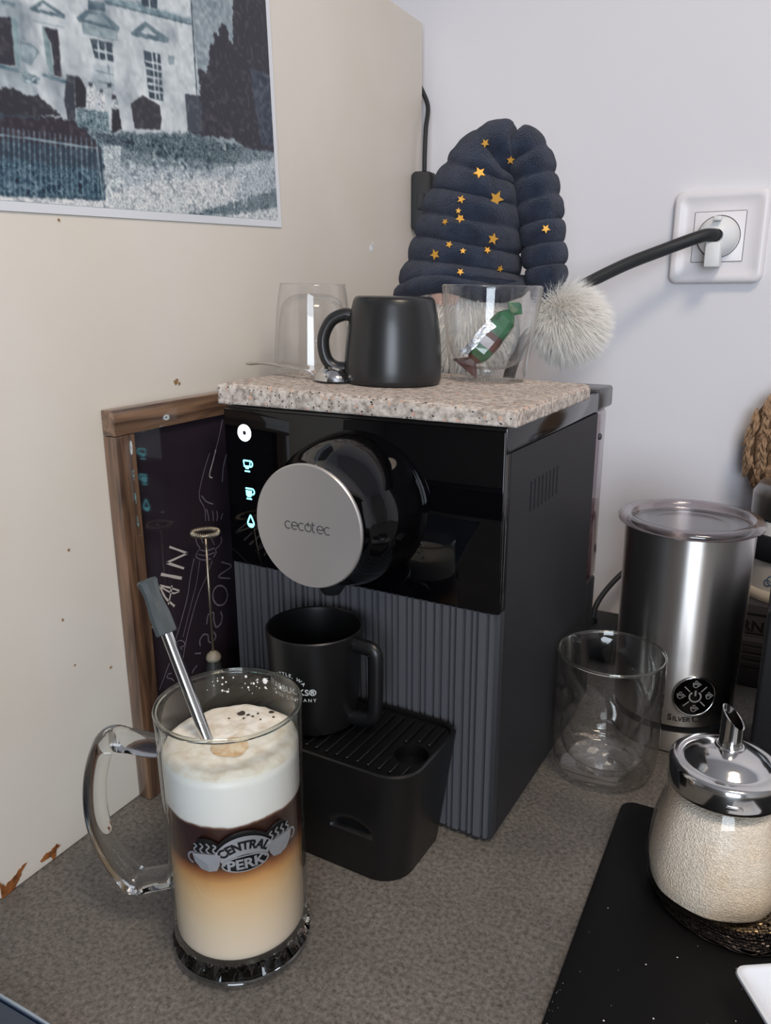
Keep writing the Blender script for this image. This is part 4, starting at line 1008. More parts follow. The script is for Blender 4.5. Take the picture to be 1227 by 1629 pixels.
# ------------------------------------------------------------------ photograph print on the panel
PB = Vector((WX, .5925, .4261)); e1 = Vector((0, -.99939, -.03482)); e2 = Vector((0, -.03482, .99939))
pic = thing('photo_print', 'blue-toned old photograph of a mansion with fence, stuck on the white panel', 'picture', PB)
PWm, PHm = 297, 212
def pp_(a, b, h=0.): return e1*(a*.001)+e2*(b*.001)+Vector((.0004+h, 0, 0))
g = G()
for z_ in (0, .0006):
    g.add([pp_(a, b, z_) for a, b in ((0, 0), (PWm, 0), (PWm, PHm), (0, PHm))], [(0, 1, 2, 3)])
g.f += [(0, 1, 5, 4), (1, 2, 6, 5), (2, 3, 7, 6), (3, 0, 4, 7)]
g.make('paper', 'ceramic_white', pic)
st = .56; a0, a1_, b0, b1 = 5.5, 291.5, 5.5, 206.5
na, nb = int((a1_-a0)/st), int((b1-b0)/st)
A_, B_ = np.meshgrid(a0+(np.arange(na+1))*(a1_-a0)/na, b0+(np.arange(nb+1))*(b1-b0)/nb, indexing='ij')
img = np.zeros(A_.shape+(3,)); img[:] = (150, 162, 170)
def smooth_noise(scale, seed):
    r = np.random.default_rng(seed); gx, gy = int(PWm/scale)+3, int(PHm/scale)+3; t = r.random((gx, gy))
    x, y = A_/scale, B_/scale; i, j = x.astype(int), y.astype(int); fx, fy = x-i, y-j; fx = fx*fx*(3-2*fx); fy = fy*fy*(3-2*fy)
    return (t[i, j]*(1-fx)+t[i+1, j]*fx)*(1-fy)+(t[i, j+1]*(1-fx)+t[i+1, j+1]*fx)*fy
wa = (smooth_noise(3.0, 11)-.5)*2.6+(smooth_noise(1.2, 13)-.5)*1.8; wb = (smooth_noise(3.0, 12)-.5)*2.6+(smooth_noise(1.2, 14)-.5)*1.8     # ragged edges
def blur(m):
    p = np.pad(m.astype(float), 1, mode='edge')
    return sum(p[1+di:p.shape[0]-1+di, 1+dj:p.shape[1]-1+dj]*k for di, dj, k in ((0, 0, 4), (1, 0, 2), (-1, 0, 2), (0, 1, 2), (0, -1, 2), (1, 1, 1), (1, -1, 1), (-1, 1, 1), (-1, -1, 1)))/16
gravel = np.zeros(A_.shape); plaster = np.zeros(A_.shape)
for kind, col, wd, pts in PICT:
    P = np.array(pts); small = np.ptp(P[:, 0])*np.ptp(P[:, 1]) < 700
    soft = kind == 'p' and not small
    XA, XB = (A_+wa, B_+wb) if soft else (A_, B_)
    if kind == 'l':
        p, q = P[0], P[1]; d = q-p; t = np.clip(((A_-p[0])*d[0]+(B_-p[1])*d[1])/(d@d), 0, 1)
        msk = np.hypot(A_-p[0]-t*d[0], B_-p[1]-t*d[1]) < wd*.62
    else:
        msk = np.zeros(A_.shape, bool); n = len(P)
        for i in range(n):
            (xi, yi), (xj, yj) = P[i], P[i-1]
            if abs(yi-yj) < 1e-9: continue
            msk ^= ((yi > XB) != (yj > XB)) & (XA < (xj-xi)*(XB-yi)/(yj-yi)+xi)
    w_ = blur(msk)
    if soft and max(col) > 90: w_ = blur(blur(blur(w_)))
    img = img*(1-w_[..., None])+np.array(col)*w_[..., None]
    isg = 1.0 if (max(col) > 90 and P[:, 1].mean() < 72 and kind == 'p') else 0.
    gravel = gravel*(1-w_)+isg*w_
g1 = smooth_noise(1.3, 1); g2 = smooth_noise(2.8, 2); g3 = smooth_noise(7, 4); cloud = smooth_noise(15, 3); c2 = smooth_noise(5, 6)
lum = img.mean(2)
spk = ((g1-.5)*95+(g2-.5)*85+(g3-.5)*40)*gravel
spk -= 70*gravel*(g1*g2 > .36)*(g3 > .4)
wallm = (1-gravel)*(lum > 165)
spk += wallm*((g2-.5)*26-np.clip(cloud-.52, 0, 1)*150*np.clip(c2+.2, 0, 1)+(c2-.5)*26)
spk += (1-gravel)*(lum <= 165)*(lum > 75)*((g2-.5)*44+(c2-.5)*26)+(lum <= 75)*np.clip(g2-.55, 0, 1)*60
img = np.clip((img+spk[..., None]*np.array([1.0, .95, .88]))*np.array([.985, 1.0, 1.005]), 26, 232)
vv = []; 
for i in range(na+1):
    for j in range(nb+1): vv.append(tuple(pp_(A_[i, j], B_[i, j], .0008)))
ff = [(i*(nb+1)+j, (i+1)*(nb+1)+j, (i+1)*(nb+1)+j+1, i*(nb+1)+j+1) for i in range(na) for j in range(nb)]
im = link('printed_image', vv, ff, 'photo_print', pic)
c_ = img.reshape(-1, 3)/255; c_ = np.where(c_ <= .04045, c_/12.92, ((c_+.055)/1.055)**2.4)
ca = im.data.color_attributes.new('print', 'FLOAT_COLOR', 'POINT'); ca.data.foreach_set('color', np.concatenate([c_, np.ones((len(c_), 1))], 1).astype(np.float32).ravel())

# ------------------------------------------------------------------ black mug on the drip tray
MBX, MBY = -.2672, .4085
tm = thing('mug', 'black mug with white lettering standing on the drip tray', 'mug', (MBX, MBY, TZ+.0012))
g = G(); g.lathe([(0, 0), (.0262, 0), (.0278, .0008), (.0286, .003)]+spline([(.0286, .003), (.0298, .02), (.0312, .042), (.0326, .066)], 4)[1:]+[(.0327, .0675), (.0320, .0684), (.0311, .0676), (.0306, .064), (.0280, .02), (.0262, .006), (0, .005)], 72)
cup = g.make('cup', 'mug_black', tm, angle=40)
ha = math.radians(-2)   # handle to the right of the picture
hd = Vector((math.cos(ha), math.sin(ha), 0))
hp = [(.0295, .0605), (.0400, .0606), (.0455, .0592), (.0474, .0545), (.0474, .0390), (.0470, .0230), (.0455, .0130), (.0390, .0088), (.0270, .0068)]
hp = spline([(hd.x*r, hd.y*r, z) for r, z in hp], 6)
G().tube(hp, .0043, 14, flat=(1.25, .95)).make('handle', 'mug_black', tm, smooth=True)
def cyl_text(parent, txt, size, r, th, z, m, bold=0., space=1., slope=0., name='lettering', h=.00012):
    v, f = text_polys(txt, size, 'CENTER', bold, space, sub=size*.25); F = on_cyl(r+h, th, z, slope, .0645)
    return G().add([F(x, y) for x, y in v], f).make(name, m, parent)
thm = math.atan2(-MBY, -MBX)-math.radians(37)
cyl_text(cup, 'STARBUCKS\u00ae', .0062, .0306, thm, .0318, 'print_white', .00012, 1.05)
cyl_text(cup, 'COFFEE COMPANY', .0033, .0303, thm, .0271, 'print_white', .00004, 1.5)
F = on_cyl(.0305, thm, .0298, 0., .0645)
v, f = text_polys('SEATTLE, WA', .0034, 'CENTER', .00005, 1.35, sub=.001)
def bend(x, y, R=.0150):
    a = PI/2-x/R; return ((R+y)*math.cos(a), (R+y)*math.sin(a)-.0010)
G().add([F(*bend(x, y)) for x, y in v], f).make('lettering', 'print_white', cup)

# ------------------------------------------------------------------ glass beer mug with layered latte
BX, BY = -.2545, .3015
bmg = thing('glass_mug', 'tall glass tankard of layered latte with a pewter badge', 'glass mug', (BX, BY, .0003))
op = [(.0385, 0), (.0398, .0012), (.0400, .004), (.0398, .0085)]
up_ = spline([(.0392, .0165), (.0390, .03), (.0392, .08), (.0397, .13), (.0401, .1535)], 5)
g = G(); g.lathe(up_+[(.0401, .1548), (.0394, .1556), (.0385, .1550), (.0381, .1535)]+spline([(.0381, .1535), (.0378, .13), (.0374, .08), (.0372, .03), (.0371, .0178)], 5)[1:], 80)
g.make('wall', 'glass_mug', bmg, smooth=True)
# heavy base: clear foot ring and a cut-glass sunburst of flutes above it
g = G(); g.lathe([(0, 0), (.0360, 0), (.0394, .0012), (.0403, .0034), (.0400, .0056), (.0370, .0062)], 80); g.make('foot_ring', 'glass_base', bmg, smooth=True)
def flute(r, z, a):
    k = abs(((a*24/(2*PI)) % 1)-.5)*2
    return r*(1-.085*(1-k)*(1 if .0075 < z < .0150 else 0))
g = G(); g.lathe([(0, .0060), (.030, .0060), (.0396, .0062), (.0401, .0070), (.0403, .0105), (.0396, .0148), (.0388, .0160), (.0368, .0168), (0, .0166)], 192, fn=flute)
g.make('fluted_base', 'glass_solid', bmg, angle=20)
G().tube([(.0391*math.cos(2*PI*i/72), .0391*math.sin(2*PI*i/72), .1550) for i in range(72)], .0013, 8, closed=True).make('rim', 'glass_rim', bmg, smooth=True)
hdv = (-rt0*math.cos(math.radians(6))-Vector((math.sin(YAW), -math.cos(YAW), 0))*math.sin(math.radians(6))).normalized()
hpt = [(.0388, .1260), (.0480, .1262), (.0590, .1280), (.0700, .1280), (.0762, .1200), (.0815, .1040), (.0838, .0840), (.0822, .0670), (.0765, .0510), (.0690, .0385), (.0620, .0335), (.0500, .0365), (.0388, .0400)]
hs = spline([(hdv.x*r, hdv.y*r, z) for r, z in hpt], 7)
rad = [.0062+.0012*math.exp(-((i/len(hs)-.24)/.05)**2)+.0007*math.exp(-((i/len(hs)-.80)/.05)**2) for i in range(len(hs))]
G().tube(hs, rad, 20, flat=(1.0, 1.35)).make('handle', 'glass_solid', bmg, smooth=True)
# drink (kept a hair inside the glass)
dk = thing('latte', 'layered latte with white foam, dark coffee band and caramel bottom inside the glass tankard', 'drink', (BX, BY, .0003))
g = G(); zt_ = .1300
g.lathe([(0, .0175), (.0360, .0175), (.0368, .0190)]+[(.0369+.0004*(z-.02)/.1, z) for z in np.linspace(.022, zt_, 24)]+[(.0360, zt_+.0006), (0, zt_+.0006)], 64)
g.make('liquid', 'latte_layers', dk, smooth=True)
# foam head: lumpy, climbing towards the back of the glass
bdir = Vector((-math.sin(YAW), math.cos(YAW), 0))
def foam_h(x, y):
    d = (x*bdir.x+y*bdir.y)/.037; r = math.hypot(x, y)/.037
    s = (x*rt0.x+y*rt0.y)/.037
    h = .1335+.0008*d+.0022*max(0, 1-((d-.35)**2+(s-.15)**2)*1.3)+.0011*mnoise.noise(Vector((x*90, y*90, 3)))+.0006*mnoise.noise(Vector((x*260, y*260, 1)))
    return h-.0022*max(0, r-.86)/.14
vv = []; ff = []; NR, NA = 34, 72
for j in range(NR+1):
    for i in range(NA):
        r = .0370*j/NR; a = 2*PI*i/NA; x_, y_ = r*math.cos(a), r*math.sin(a); vv.append((x_, y_, foam_h(x_, y_)))
for j in range(NR):
    for i in range(NA):
        l = (i+1) % NA; ff.append((j*NA+i, (j+1)*NA+i, (j+1)*NA+l, j*NA+l))
b0_ = len(vv)
for i in range(NA):
    a = 2*PI*i/NA; vv.append((.0371*math.cos(a), .0371*math.sin(a), zt_-.008+.0016*mnoise.noise(Vector((3*math.cos(a), 3*math.sin(a), 0)))))
for i in range(NA):
    l = (i+1) % NA; ff.append((NR*NA+i, b0_+i, b0_+l, NR*NA+l))
fo = G().add(vv, ff).make('foam', 'foam_milk', dk, smooth=True)
# burst bubbles and coffee stain on the foam
def on_foam(x, y, h=0.): return (x, y, foam_h(x, y)+.0003+h)
def fr(s, d): v_ = rt0*s+bdir*d; return v_.x, v_.y
for s, d, r in ((.002, .0215, .0024), (.0065, .0195, .0012), (.0095, .018, .0009), (.0195, .0235, .0017), (.0045, .0165, .0008), (.012, .021, .0007), (.0145, .014, .0006), (-.004, .0165, .0006), (.0215, .017, .0008)):
    x_, y_ = fr(s, d); blob(G(), (x_, y_), r, on_foam, n=12, d=.0001, jag=.15).make('bubble', 'bubble_dark', fo)
x_, y_ = fr(.0015, -.011)
g = G()
NB_ = 16; sp_ = [on_foam(x_, y_)]
for j in (1, 2, 3):
    for i in range(NB_):
        a = 2*PI*i/NB_; q = rt0*(.0105*j/3*math.cos(a)*(1+.25*mnoise.noise(Vector((math.cos(a)*2, math.sin(a)*2, 1)))))+bdir*(.0085*j/3*math.sin(a)); sp_.append(on_foam(x_+q.x, y_+q.y))
fs = [(0, 1+i, 1+(i+1) % NB_) for i in range(NB_)]+[(1+j*NB_+i, 1+(j+1)*NB_+i, 1+(j+1)*NB_+(i+1) % NB_, 1+j*NB_+(i+1) % NB_) for j in range(2) for i in range(NB_)]
G().add(sp_, fs).make('coffee_mark', 'coffee_stain', fo, smooth=True)
# splashes of milk clinging to the glass above the foam
for k in range(46):
    th = math.atan2(bdir.y, bdir.x)+rng.normal()*.75; z_ = rng.uniform(.1400, .1520); r = .0003+.00045*rng.random()**2
    if k == 0: th, z_, r = math.atan2(bdir.y, bdir.x)-.40, .1500, .0017
    if k == 1: th, z_, r = math.atan2(bdir.y, bdir.x)-.72, .1490, .0009
    if k == 2: th, z_, r = math.atan2(bdir.y, bdir.x)-.08, .1515, .0008
    gg = G(); gg.ellipsoid((0, 0, 0), (r*.35, r, r*1.15), 8, 6); R0 = .0374
    gg.v = [(math.cos(th)*(R0+x)-math.sin(th)*y, math.sin(th)*(R0+x)+math.cos(th)*y, z_+z) for x, y, z in gg.v]
    gg.make('milk_drop', 'milk_drop', dk, smooth=True)
# pewter badge: two steaming cups and a lettered plate
thb = math.atan2(-BY, -BX)+math.radians(4.5)
F = on_cyl(.0398, thb, .0915, math.radians(3))
bg = bmg
def disc_pts(cx, cy, rx, ry, a0, a1, n=16): return [(cx+rx*math.cos(math.radians(a0+(a1-a0)*i/n)), cy+ry*math.sin(math.radians(a0+(a1-a0)*i/n))) for i in range(n+1)]
plate_o = disc_pts(0, -.012, .0195, .0225, 148, 32, 24)+disc_pts(.0, -.0075, .0122, .0052, 20, -200, 26)
def solid_on(g, pts, h0, h1):
    """fan-filled outline on the cylinder with its own depth"""
    cx_, cy_ = sum(p[0] for p in pts)/len(pts), sum(p[1] for p in pts)/len(pts); n = len(pts)
    v = [F(x, y, h1) for x, y in pts]+[F(x, y, h0) for x, y in pts]+[F(cx_, cy_, h1)]
    return g.add(v, [(i, (i+1) % n, 2*n) for i in range(n)]+[(i, n+i, n+(i+1) % n, (i+1) % n) for i in range(n)])
badge = solid_on(G(), plate_o, -.0002, .0012).make('badge_plate', 'badge_dark', bmg)
band = disc_pts(0, -.012, .0172, .0205, 145, 35, 24)+disc_pts(0, -.0155, .0125, .0125, 38, 142, 20)
n2 = 24; gg = G()
ob = disc_pts(0, -.012, .0178, .0207, 146, 34, n2); ib = disc_pts(0, -.0150, .0128, .0128, 146, 34, n2)
gg.add([F(x, y, .0018) for x, y in ob]+[F(x, y, .0018) for x, y in ib], [(i, i+1, n2+2+i, n2+1+i) for i in range(n2)]); gg.make('banner', 'badge_metal', badge, smooth=True)
v, f = text_polys('CENTRAL', .0070, 'CENTER', .00030, 1.0, sub=.0012)
def bend2(x, y): 
    a = PI/2-x/.0188; rr_ = .0152+y*1.0; return (rr_*math.cos(a)*1.02, rr_*math.sin(a)-.0142)
G().add([F(*bend2(x*.95, y), .0020) for x, y in v], f).make('lettering', 'badge_dark', badge)
ov_o = disc_pts(0, -.0075, .0120, .0050, 0, 360, 36); ov_i = disc_pts(0, -.0075, .0111, .0043, 0, 360, 36)
gg = G(); gg.add([F(x, y, .0021) for x, y in ov_o]+[F(x, y, .0021) for x, y in ov_i], [(i, i+1, 38+i, 37+i) for i in range(36)]); gg.make('oval_rim', 'badge_metal', badge, smooth=True)
v, f = text_polys('PERK', .0082, 'CENTER', .00030, 1.02, sub=.0012)
G().add([F(x, y-.0104, .0021) for x, y in v], f).make('lettering', 'badge_metal', badge)
for sg in (-1, 1):
    cupo = [(sg*.0118, -.0005), (sg*.0265, -.0005), (sg*.0255, -.0050), (sg*.0225, -.0090), (sg*.0185, -.0105), (sg*.0145, -.0098), (sg*.0128, -.0065)]
    if sg < 0: cupo = cupo[::-1]
    cb_ = solid_on(G(), cupo, -.0002, .0022).make('badge_cup', 'badge_metal', badge)
    gg = G(); gg.ribbon(arc(sg*.0262, -.0030, .0032, 100*1 if sg > 0 else 80, -80 if sg > 0 else 260, 12), .0010, lambda x, y: F(x, y, .0018)); gg.make('badge_cup_handle', 'badge_metal', badge)
    stm = [(sg*.0118, -.0004), (sg*.0265, -.0004), (sg*.0262, .0040), (sg*.0235, .0072), (sg*.0200, .0080), (sg*.0165, .0072), (sg*.0130, .0048)]
    if sg < 0: stm = stm[::-1]
    solid_on(G(), stm, -.0002, .0010).make('badge_steam', 'badge_dark', badge)
    for q in range(4):
        x0 = sg*(.0142+q*.0034); pts = spline([(x0, .0002), (x0+sg*.0012, .0022), (x0-sg*.0004, .0042), (x0+sg*.0010, .0064-.0006*abs(q-1.5))], 5)
        gg = G(); gg.ribbon(pts, .0009, lambda x, y: F(x, y, .0016)); gg.make('steam_line', 'badge_metal', badge)
# steel straw with silicone tip
strw = thing('drinking_straw', 'steel drinking straw with grey silicone tip leaning in the latte', 'straw')
p_in = Vector((-.2648, .2933, .1360)); p_top = CAM+(fw+rt*((233-613.5)/1245.93)-up*((922-814.5)/1245.93))*.4335
ax = (p_top-p_in).normalized()
p_lo = p_in
while (Vector((p_lo.x-BX, p_lo.y-BY, 0))).length < .0325 and p_lo.z > .022: p_lo = p_lo-ax*.001
Lt = (p_top-p_in).length
G().tube([p_lo, p_in+ax*(Lt*.55)], .0033, 20).make('tube', 'steel', strw, angle=40)
tp = []; 
prof_t = [(.655, .0050), (.66, .0054), (.72, .0054), (.78, .0053), (.84, .0046), (.90, .0042), (.955, .0048), (.985, .0054), (1.0, .0046)]
G().tube([p_in+ax*(Lt*t) for t, r in prof_t], [r*1.12 for t, r in prof_t], 10).make('silicone_tip', 'silicone_grey', strw, angle=25)
G().tube([p_in+ax*(Lt*.55), p_in+ax*(Lt*.66)], .0033, 20).make('tube', 'steel', strw, angle=40)

# ------------------------------------------------------------------ hand whisk standing on its handle
wk = thing('milk_whisk', 'hand-held milk whisk with coil ring standing upright behind the glass tankard', 'whisk', (-.3795, .4355, .0003))
g = G(); g.lathe([(0, 0), (.0090, 0), (.0100, .002), (.0102, .02), (.0090, .06), (.0066, .082), (.0050, .094), (0, .094)], 24); g.make('handle', 'whisk_grip', wk, angle=40)
g = G(); g.lathe([(0, .0942), (.0056, .0942), (.0060, .0962), (.0052, .0988), (.003, .1010), (.0012, .102), (0, .102)], 24); g.make('collar', 'whisk_cap', wk, smooth=True)
G().tube([(0, 0, .1018), (0, 0, .1960)], .00095, 10).make('rod', 'whisk_metal', wk, smooth=True)
ringp = [(.0094*math.cos(2*PI*i/48)+.0, .0094*math.sin(2*PI*i/48), .1985) for i in range(48)]
coil = []
for i in range(900):
    a = 2*PI*i/900; c2 = 2*PI*i/900*46; R2 = .0094+.0015*math.cos(c2); coil.append((R2*math.cos(a), R2*math.sin(a), .1985+.0016*math.sin(c2)))
G().tube(coil, .00050, 5, closed=True).make('coil', 'whisk_metal', wk, smooth=True)
G().tube(ringp, .0010, 8, closed=True).make('ring', 'whisk_metal', wk, smooth=True)
G().tube([(0, 0, .1955), (.004, .002, .1972), (.0094, .002, .1985)], .0009, 8).make('ring_arm', 'whisk_metal', wk, smooth=True)

# ------------------------------------------------------------------ twisted double-walled glass
def twist(r, z, a):
    k = math.sin(PI*max(0, min(1, (z-.012)/.088)))
    return r*(1-.27*k*(.5+.5*math.sin(2*a-z*85.))**3.0)
op = spline([(.0330, .0004), (.0375, .004), (.0400, .012), (.0412, .03), (.0414, .06), (.0412, .09), (.0410, .1008)], 5)
ip = spline([(.0410, .1008), (.0400, .1024), (.0388, .1008), (.0378, .09), (.0368, .07), (.0362, .045), (.0350, .028), (.0300, .0155), (.0160, .0115), (0, .0110)], 7)
tg = tumbler('twisted_glass', 'clear double-walled glass with a twisted inner cup beside the milk frother', [(0, .0006)]+op, [(max(r, 0), z) for r, z in ip][:-1]+[(0, .011)], m='glass_twist', fn=twist, n=96)
G().tube([(.0402*math.cos(2*PI*i/72), .0402*math.sin(2*PI*i/72), .1014) for i in range(72)], .0011, 8, closed=True).make('rim', 'glass_rim', tg, smooth=True)
tg.location = (-.1018, .5745, .0003)

# ------------------------------------------------------------------ electric milk frother
FX, FY = -.0640, .6690
fr_ = thing('milk_frother', 'brushed steel electric milk frother with clear lid and round button panel', 'milk frother', (FX, FY, .0003))
g = G(); g.lathe([(0, .0005), (.0480, .0005), (.0492, .002), (.0492, .0190), (0, .0190)], 80); g.make('base', 'steel_brushed', fr_, angle=40)
g = G(); g.lathe([(0, .0192), (.0478, .0192), (.0478, .0252), (0, .0252)], 80); g.make('base_gap', 'black_matte', fr_, angle=40)
g = G(); g.lathe([(0, .0254), (.0488, .0254), (.0494, .0262), (.0500, .06), (.0508, .12), (.0514, .1860), (.0505, .1862), (.0496, .18), (.0482, .04), (0, .038)], 96); bdy = g.make('body', 'steel_brushed', fr_, angle=40)
g = G(); g.lathe([(.0500, .1866), (.0545, .1868), (.0572, .1885), (.0575, .1912), (.0555, .1932), (.0510, .1942), (.0475, .1936), (.0460, .1915), (.0452, .1885), (.0440, .1870), (.030, .1866), (0, .1866)], 96); lid_ = g.make('lid', 'glass_lid', fr_, smooth=True)
g = G(); g.lathe([(.0470, .1848), (.0500, .1845), (.0503, .1858), (.0470, .1860)], 64, close=True); g.make('lid_seal', 'plastic_haze', fr_, smooth=True)
thf = math.atan2(-FY, -FX)+math.radians(20)
F = on_cyl(.0499, thf, .0545)
NA2 = 48
def round_on(r0, r1, h0, h1, m, name, par):
    g = G(); v = []
    for r, h in ((r0, h0), (r1, h1)): v += [F(r*math.cos(2*PI*i/NA2), r*math.sin(2*PI*i/NA2), h) for i in range(NA2)]
    g.add(v, [(i, (i+1) % NA2, NA2+(i+1) % NA2, NA2+i) for i in range(NA2)])
    return g.make(name, m, par, smooth=True)
g = G(); v = [F(0, 0, .0010)]; rs = (.005, .010, .0150, .0163)
for r in rs: v += [F(r*math.cos(2*PI*i/NA2), r*math.sin(2*PI*i/NA2), .0010) for i in range(NA2)]
f = [(0, 1+i, 1+(i+1) % NA2) for i in range(NA2)]+[(1+k*NA2+i, 1+(k+1)*NA2+i, 1+(k+1)*NA2+(i+1) % NA2, 1+k*NA2+(i+1) % NA2) for k in range(len(rs)-1) for i in range(NA2)]
bp_ = g.add(v, f).make('button_panel', 'black_gloss', fr_, smooth=True)
g = G(); v = []
for r, h in ((.0180, -.0002), (.0178, .0014), (.0170, .0020), (.0162, .0012)): v += [F(r*math.cos(2*PI*i/NA2), r*math.sin(2*PI*i/NA2), h) for i in range(NA2)]
g.add(v, [(k*NA2+i, (k+1)*NA2+i, (k+1)*NA2+(i+1) % NA2, k*NA2+(i+1) % NA2) for k in range(3) for i in range(NA2)]).make('button_ring', 'steel', fr_, smooth=True)
mat('icon_grey', (150, 148, 146), .5)
Fi = lambda x, y: F(x, y, .0012)
g = G(); g.ribbon(arc(0, 0, .0045, 125, 415, 22), .0013, Fi); g.ribbon([(0, .0055), (0, .0008)], .0013, Fi); g.make('power_symbol', 'icon_grey', bp_)
for a in (45, 135, 225, 315):
    ca_, sa_ = math.cos(math.radians(a)), math.sin(math.radians(a)); gg = G(); gg.ribbon([(.0062*ca_, .0062*sa_), (.0122*ca_, .0122*sa_)], .0009, Fi); gg.make('divider_line', 'icon_grey', bp_)
for cx_, cy_ in ((0, .0108), (.0112, .0002), (0, -.0108), (-.0112, .0002)):
    gg = G(); gg.ribbon([(cx_-.0026, cy_+.0014), (cx_+.0018, cy_+.0014), (cx_+.0014, cy_-.0016), (cx_-.0004, cy_-.0026), (cx_-.0020, cy_-.0016), (cx_-.0026, cy_+.0014)], .0007, Fi)
    gg.ribbon([(cx_+.0018, cy_+.0016), (cx_+.0038, cy_), (cx_+.0016, cy_-.0012)], .0007, Fi); gg.ribbon([(cx_-.0018, cy_+.0002), (cx_+.0010, cy_+.0002)], .0006, Fi); gg.ribbon([(cx_-.0014, cy_+.0026), (cx_, cy_+.0034), (cx_+.001, cy_+.0024)], .0006, Fi); gg.make('cup_symbol', 'icon_grey', bp_)
mat('ink_dark', (34, 32, 32), .5)
t1, f1 = text_polys('S', .0078, 'LEFT', .0001, 1, sub=.001); F2 = on_cyl(.0498, thf, .0310)
g = G(); xoff = -.0195
for part, size in (('S', .0078), ('ILVER', .0058), ('C', .0078), ('REST', .0058)):
    v, f = text_polys(part, size, 'LEFT', .00012, 1.0, sub=.001); mxx = max(p[0] for p in v)
    g.add([F2(x+xoff+.25*y*.0, y, .0002) for x, y in v], f); xoff += mxx+.0006
g.make('lettering', 'ink_dark', bdy)

# ------------------------------------------------------------------ black board, coaster, sugar dispenser, white dish
bb = thing('serving_board', 'flat black board with rounded corner and white crumbs at the right', 'board', (0, 0, 0))
g = G(); g.prism(rrect(-.0775, .34, .16, .5335, .010, 6), lambda x, y, h=0.: (x, y, .0003+h), .0045); g.make('board', 'black_board', bb, bevel=.0012)
for k in range(46):
    x_, y_ = rng.uniform(-.070, .02), rng.uniform(.30, .42); r = .0002+.0006*rng.random()**3
    if k < 16: x_, y_ = -.0745+rng.normal()*.0012, rng.uniform(.30, .352); r *= .8
    gg = G(); gg.ellipsoid((x_, y_, .0051), (r, r*.8, r*.5), 6, 4); gg.make('crumb', 'crumb_white', bb)
for k in range(8):
    pass
JX, JY = -.0095, .4610
cs_ = thing('beaded_coaster', 'round coaster of dark bronze beads under the sugar dispenser', 'coaster', (.0030, .4650, .0050))
g = G(); g.lathe([(0, .0002), (.0440, .0002), (.0465, .0012), (.0440, .0026), (0, .0030)], 64); g.make('cloth', 'thread_dark', cs_, smooth=True)
for bi_, (r0, r1, m) in enumerate(((.0240, .0365, 'bead_bronze'), (.0370, .0472, 'bead_dark'))):
    g = G(); r = r0
    while r < r1:
        n = int(2*PI*r/.0021)
        for i in range(n):
            if rng.random() < .06: continue
            a = 2*PI*(i+.5*rng.random()*.2)/n; rr_ = r+rng.normal()*.00022; z_ = .0034+(.0008 if r < .041 else -.0010*(r-.041)/.006)+rng.normal()*.00025
            t_ = Vector((-math.sin(a), math.cos(a), rng.normal()*.12)).normalized(); p = Vector((rr_*math.cos(a), rr_*math.sin(a), z_))
            g.tube([p-t_*.00085, p+t_*.00085], .00078, 6)
        r += .00165
    b_ = g.make('beads', m, cs_); b_['kind'] = 'stuff'
for k in range(5):
    ph = rng.uniform(0, 6); pts = [((.0480+.0010*math.sin(6*a+ph))*math.cos(a), (.0480+.0010*math.sin(6*a+ph))*math.sin(a), .0018+.0012*math.sin(9*a+ph)) for a in [2*PI*i/90 for i in range(90)]]
    G().tube(pts, .00035, 5, closed=True).make('thread', 'bead_dark', cs_, smooth=True)
jz = .0050+.0052
jar = thing('sugar_dispenser', 'glass sugar dispenser with chrome pouring lid on the beaded coaster', 'sugar dispenser', (JX, JY, jz))
def facet(r, z, a):
    return r*(1-.018*abs(math.sin(a*4))*(1 if .01 < z < .062 else .3))
op = [(.0300, 0), (.0370, .0006)]+spline([(.0400, .004), (.0412, .012), (.0410, .022), (.0385, .042), (.0340, .060), (.0308, .0700), (.0288, .0735)], 5)
g = G(); g.lathe([(0, 0)]+op+[(.0285, .080)], 96, fn=facet); g.make('jar', 'glass_mug', jar, smooth=True)
sgr = thing('sugar', 'pale granulated sugar filling the glass dispenser', 'sugar', (JX, JY, jz))
g = G(); g.lathe([(0, .0030), (.0340, .0030), (.0378, .0060)]+[(max(0, r-.0022), z) for r, z in spline([(.0400, .0075), (.0409, .013), (.0407, .022), (.0382, .042), (.0338, .060), (.0320, .0650)], 5)]+[(.022, .0662), (0, .0668)], 72, fn=lambda r, z, a: r*(1-.018*abs(math.sin(a*4)))); o_ = g.make('sugar_grains', 'sugar', sgr, smooth=True); o_['kind'] = 'stuff'
g = G(); g.lathe([(.0287, .0742), (.0318, .0730), (.0326, .0736), (.0329, .0760), (.0328, .0860), (.0322, .0884), (.0308, .0896), (.0268, .0902), (.0250, .0896), (.0236, .0904), (.0215, .0930), (.0170, .0962), (.0110, .0982), (.0075, .0988), (0, .0988)], 96)
jl = g.make('lid', 'steel', jar, smooth=True)
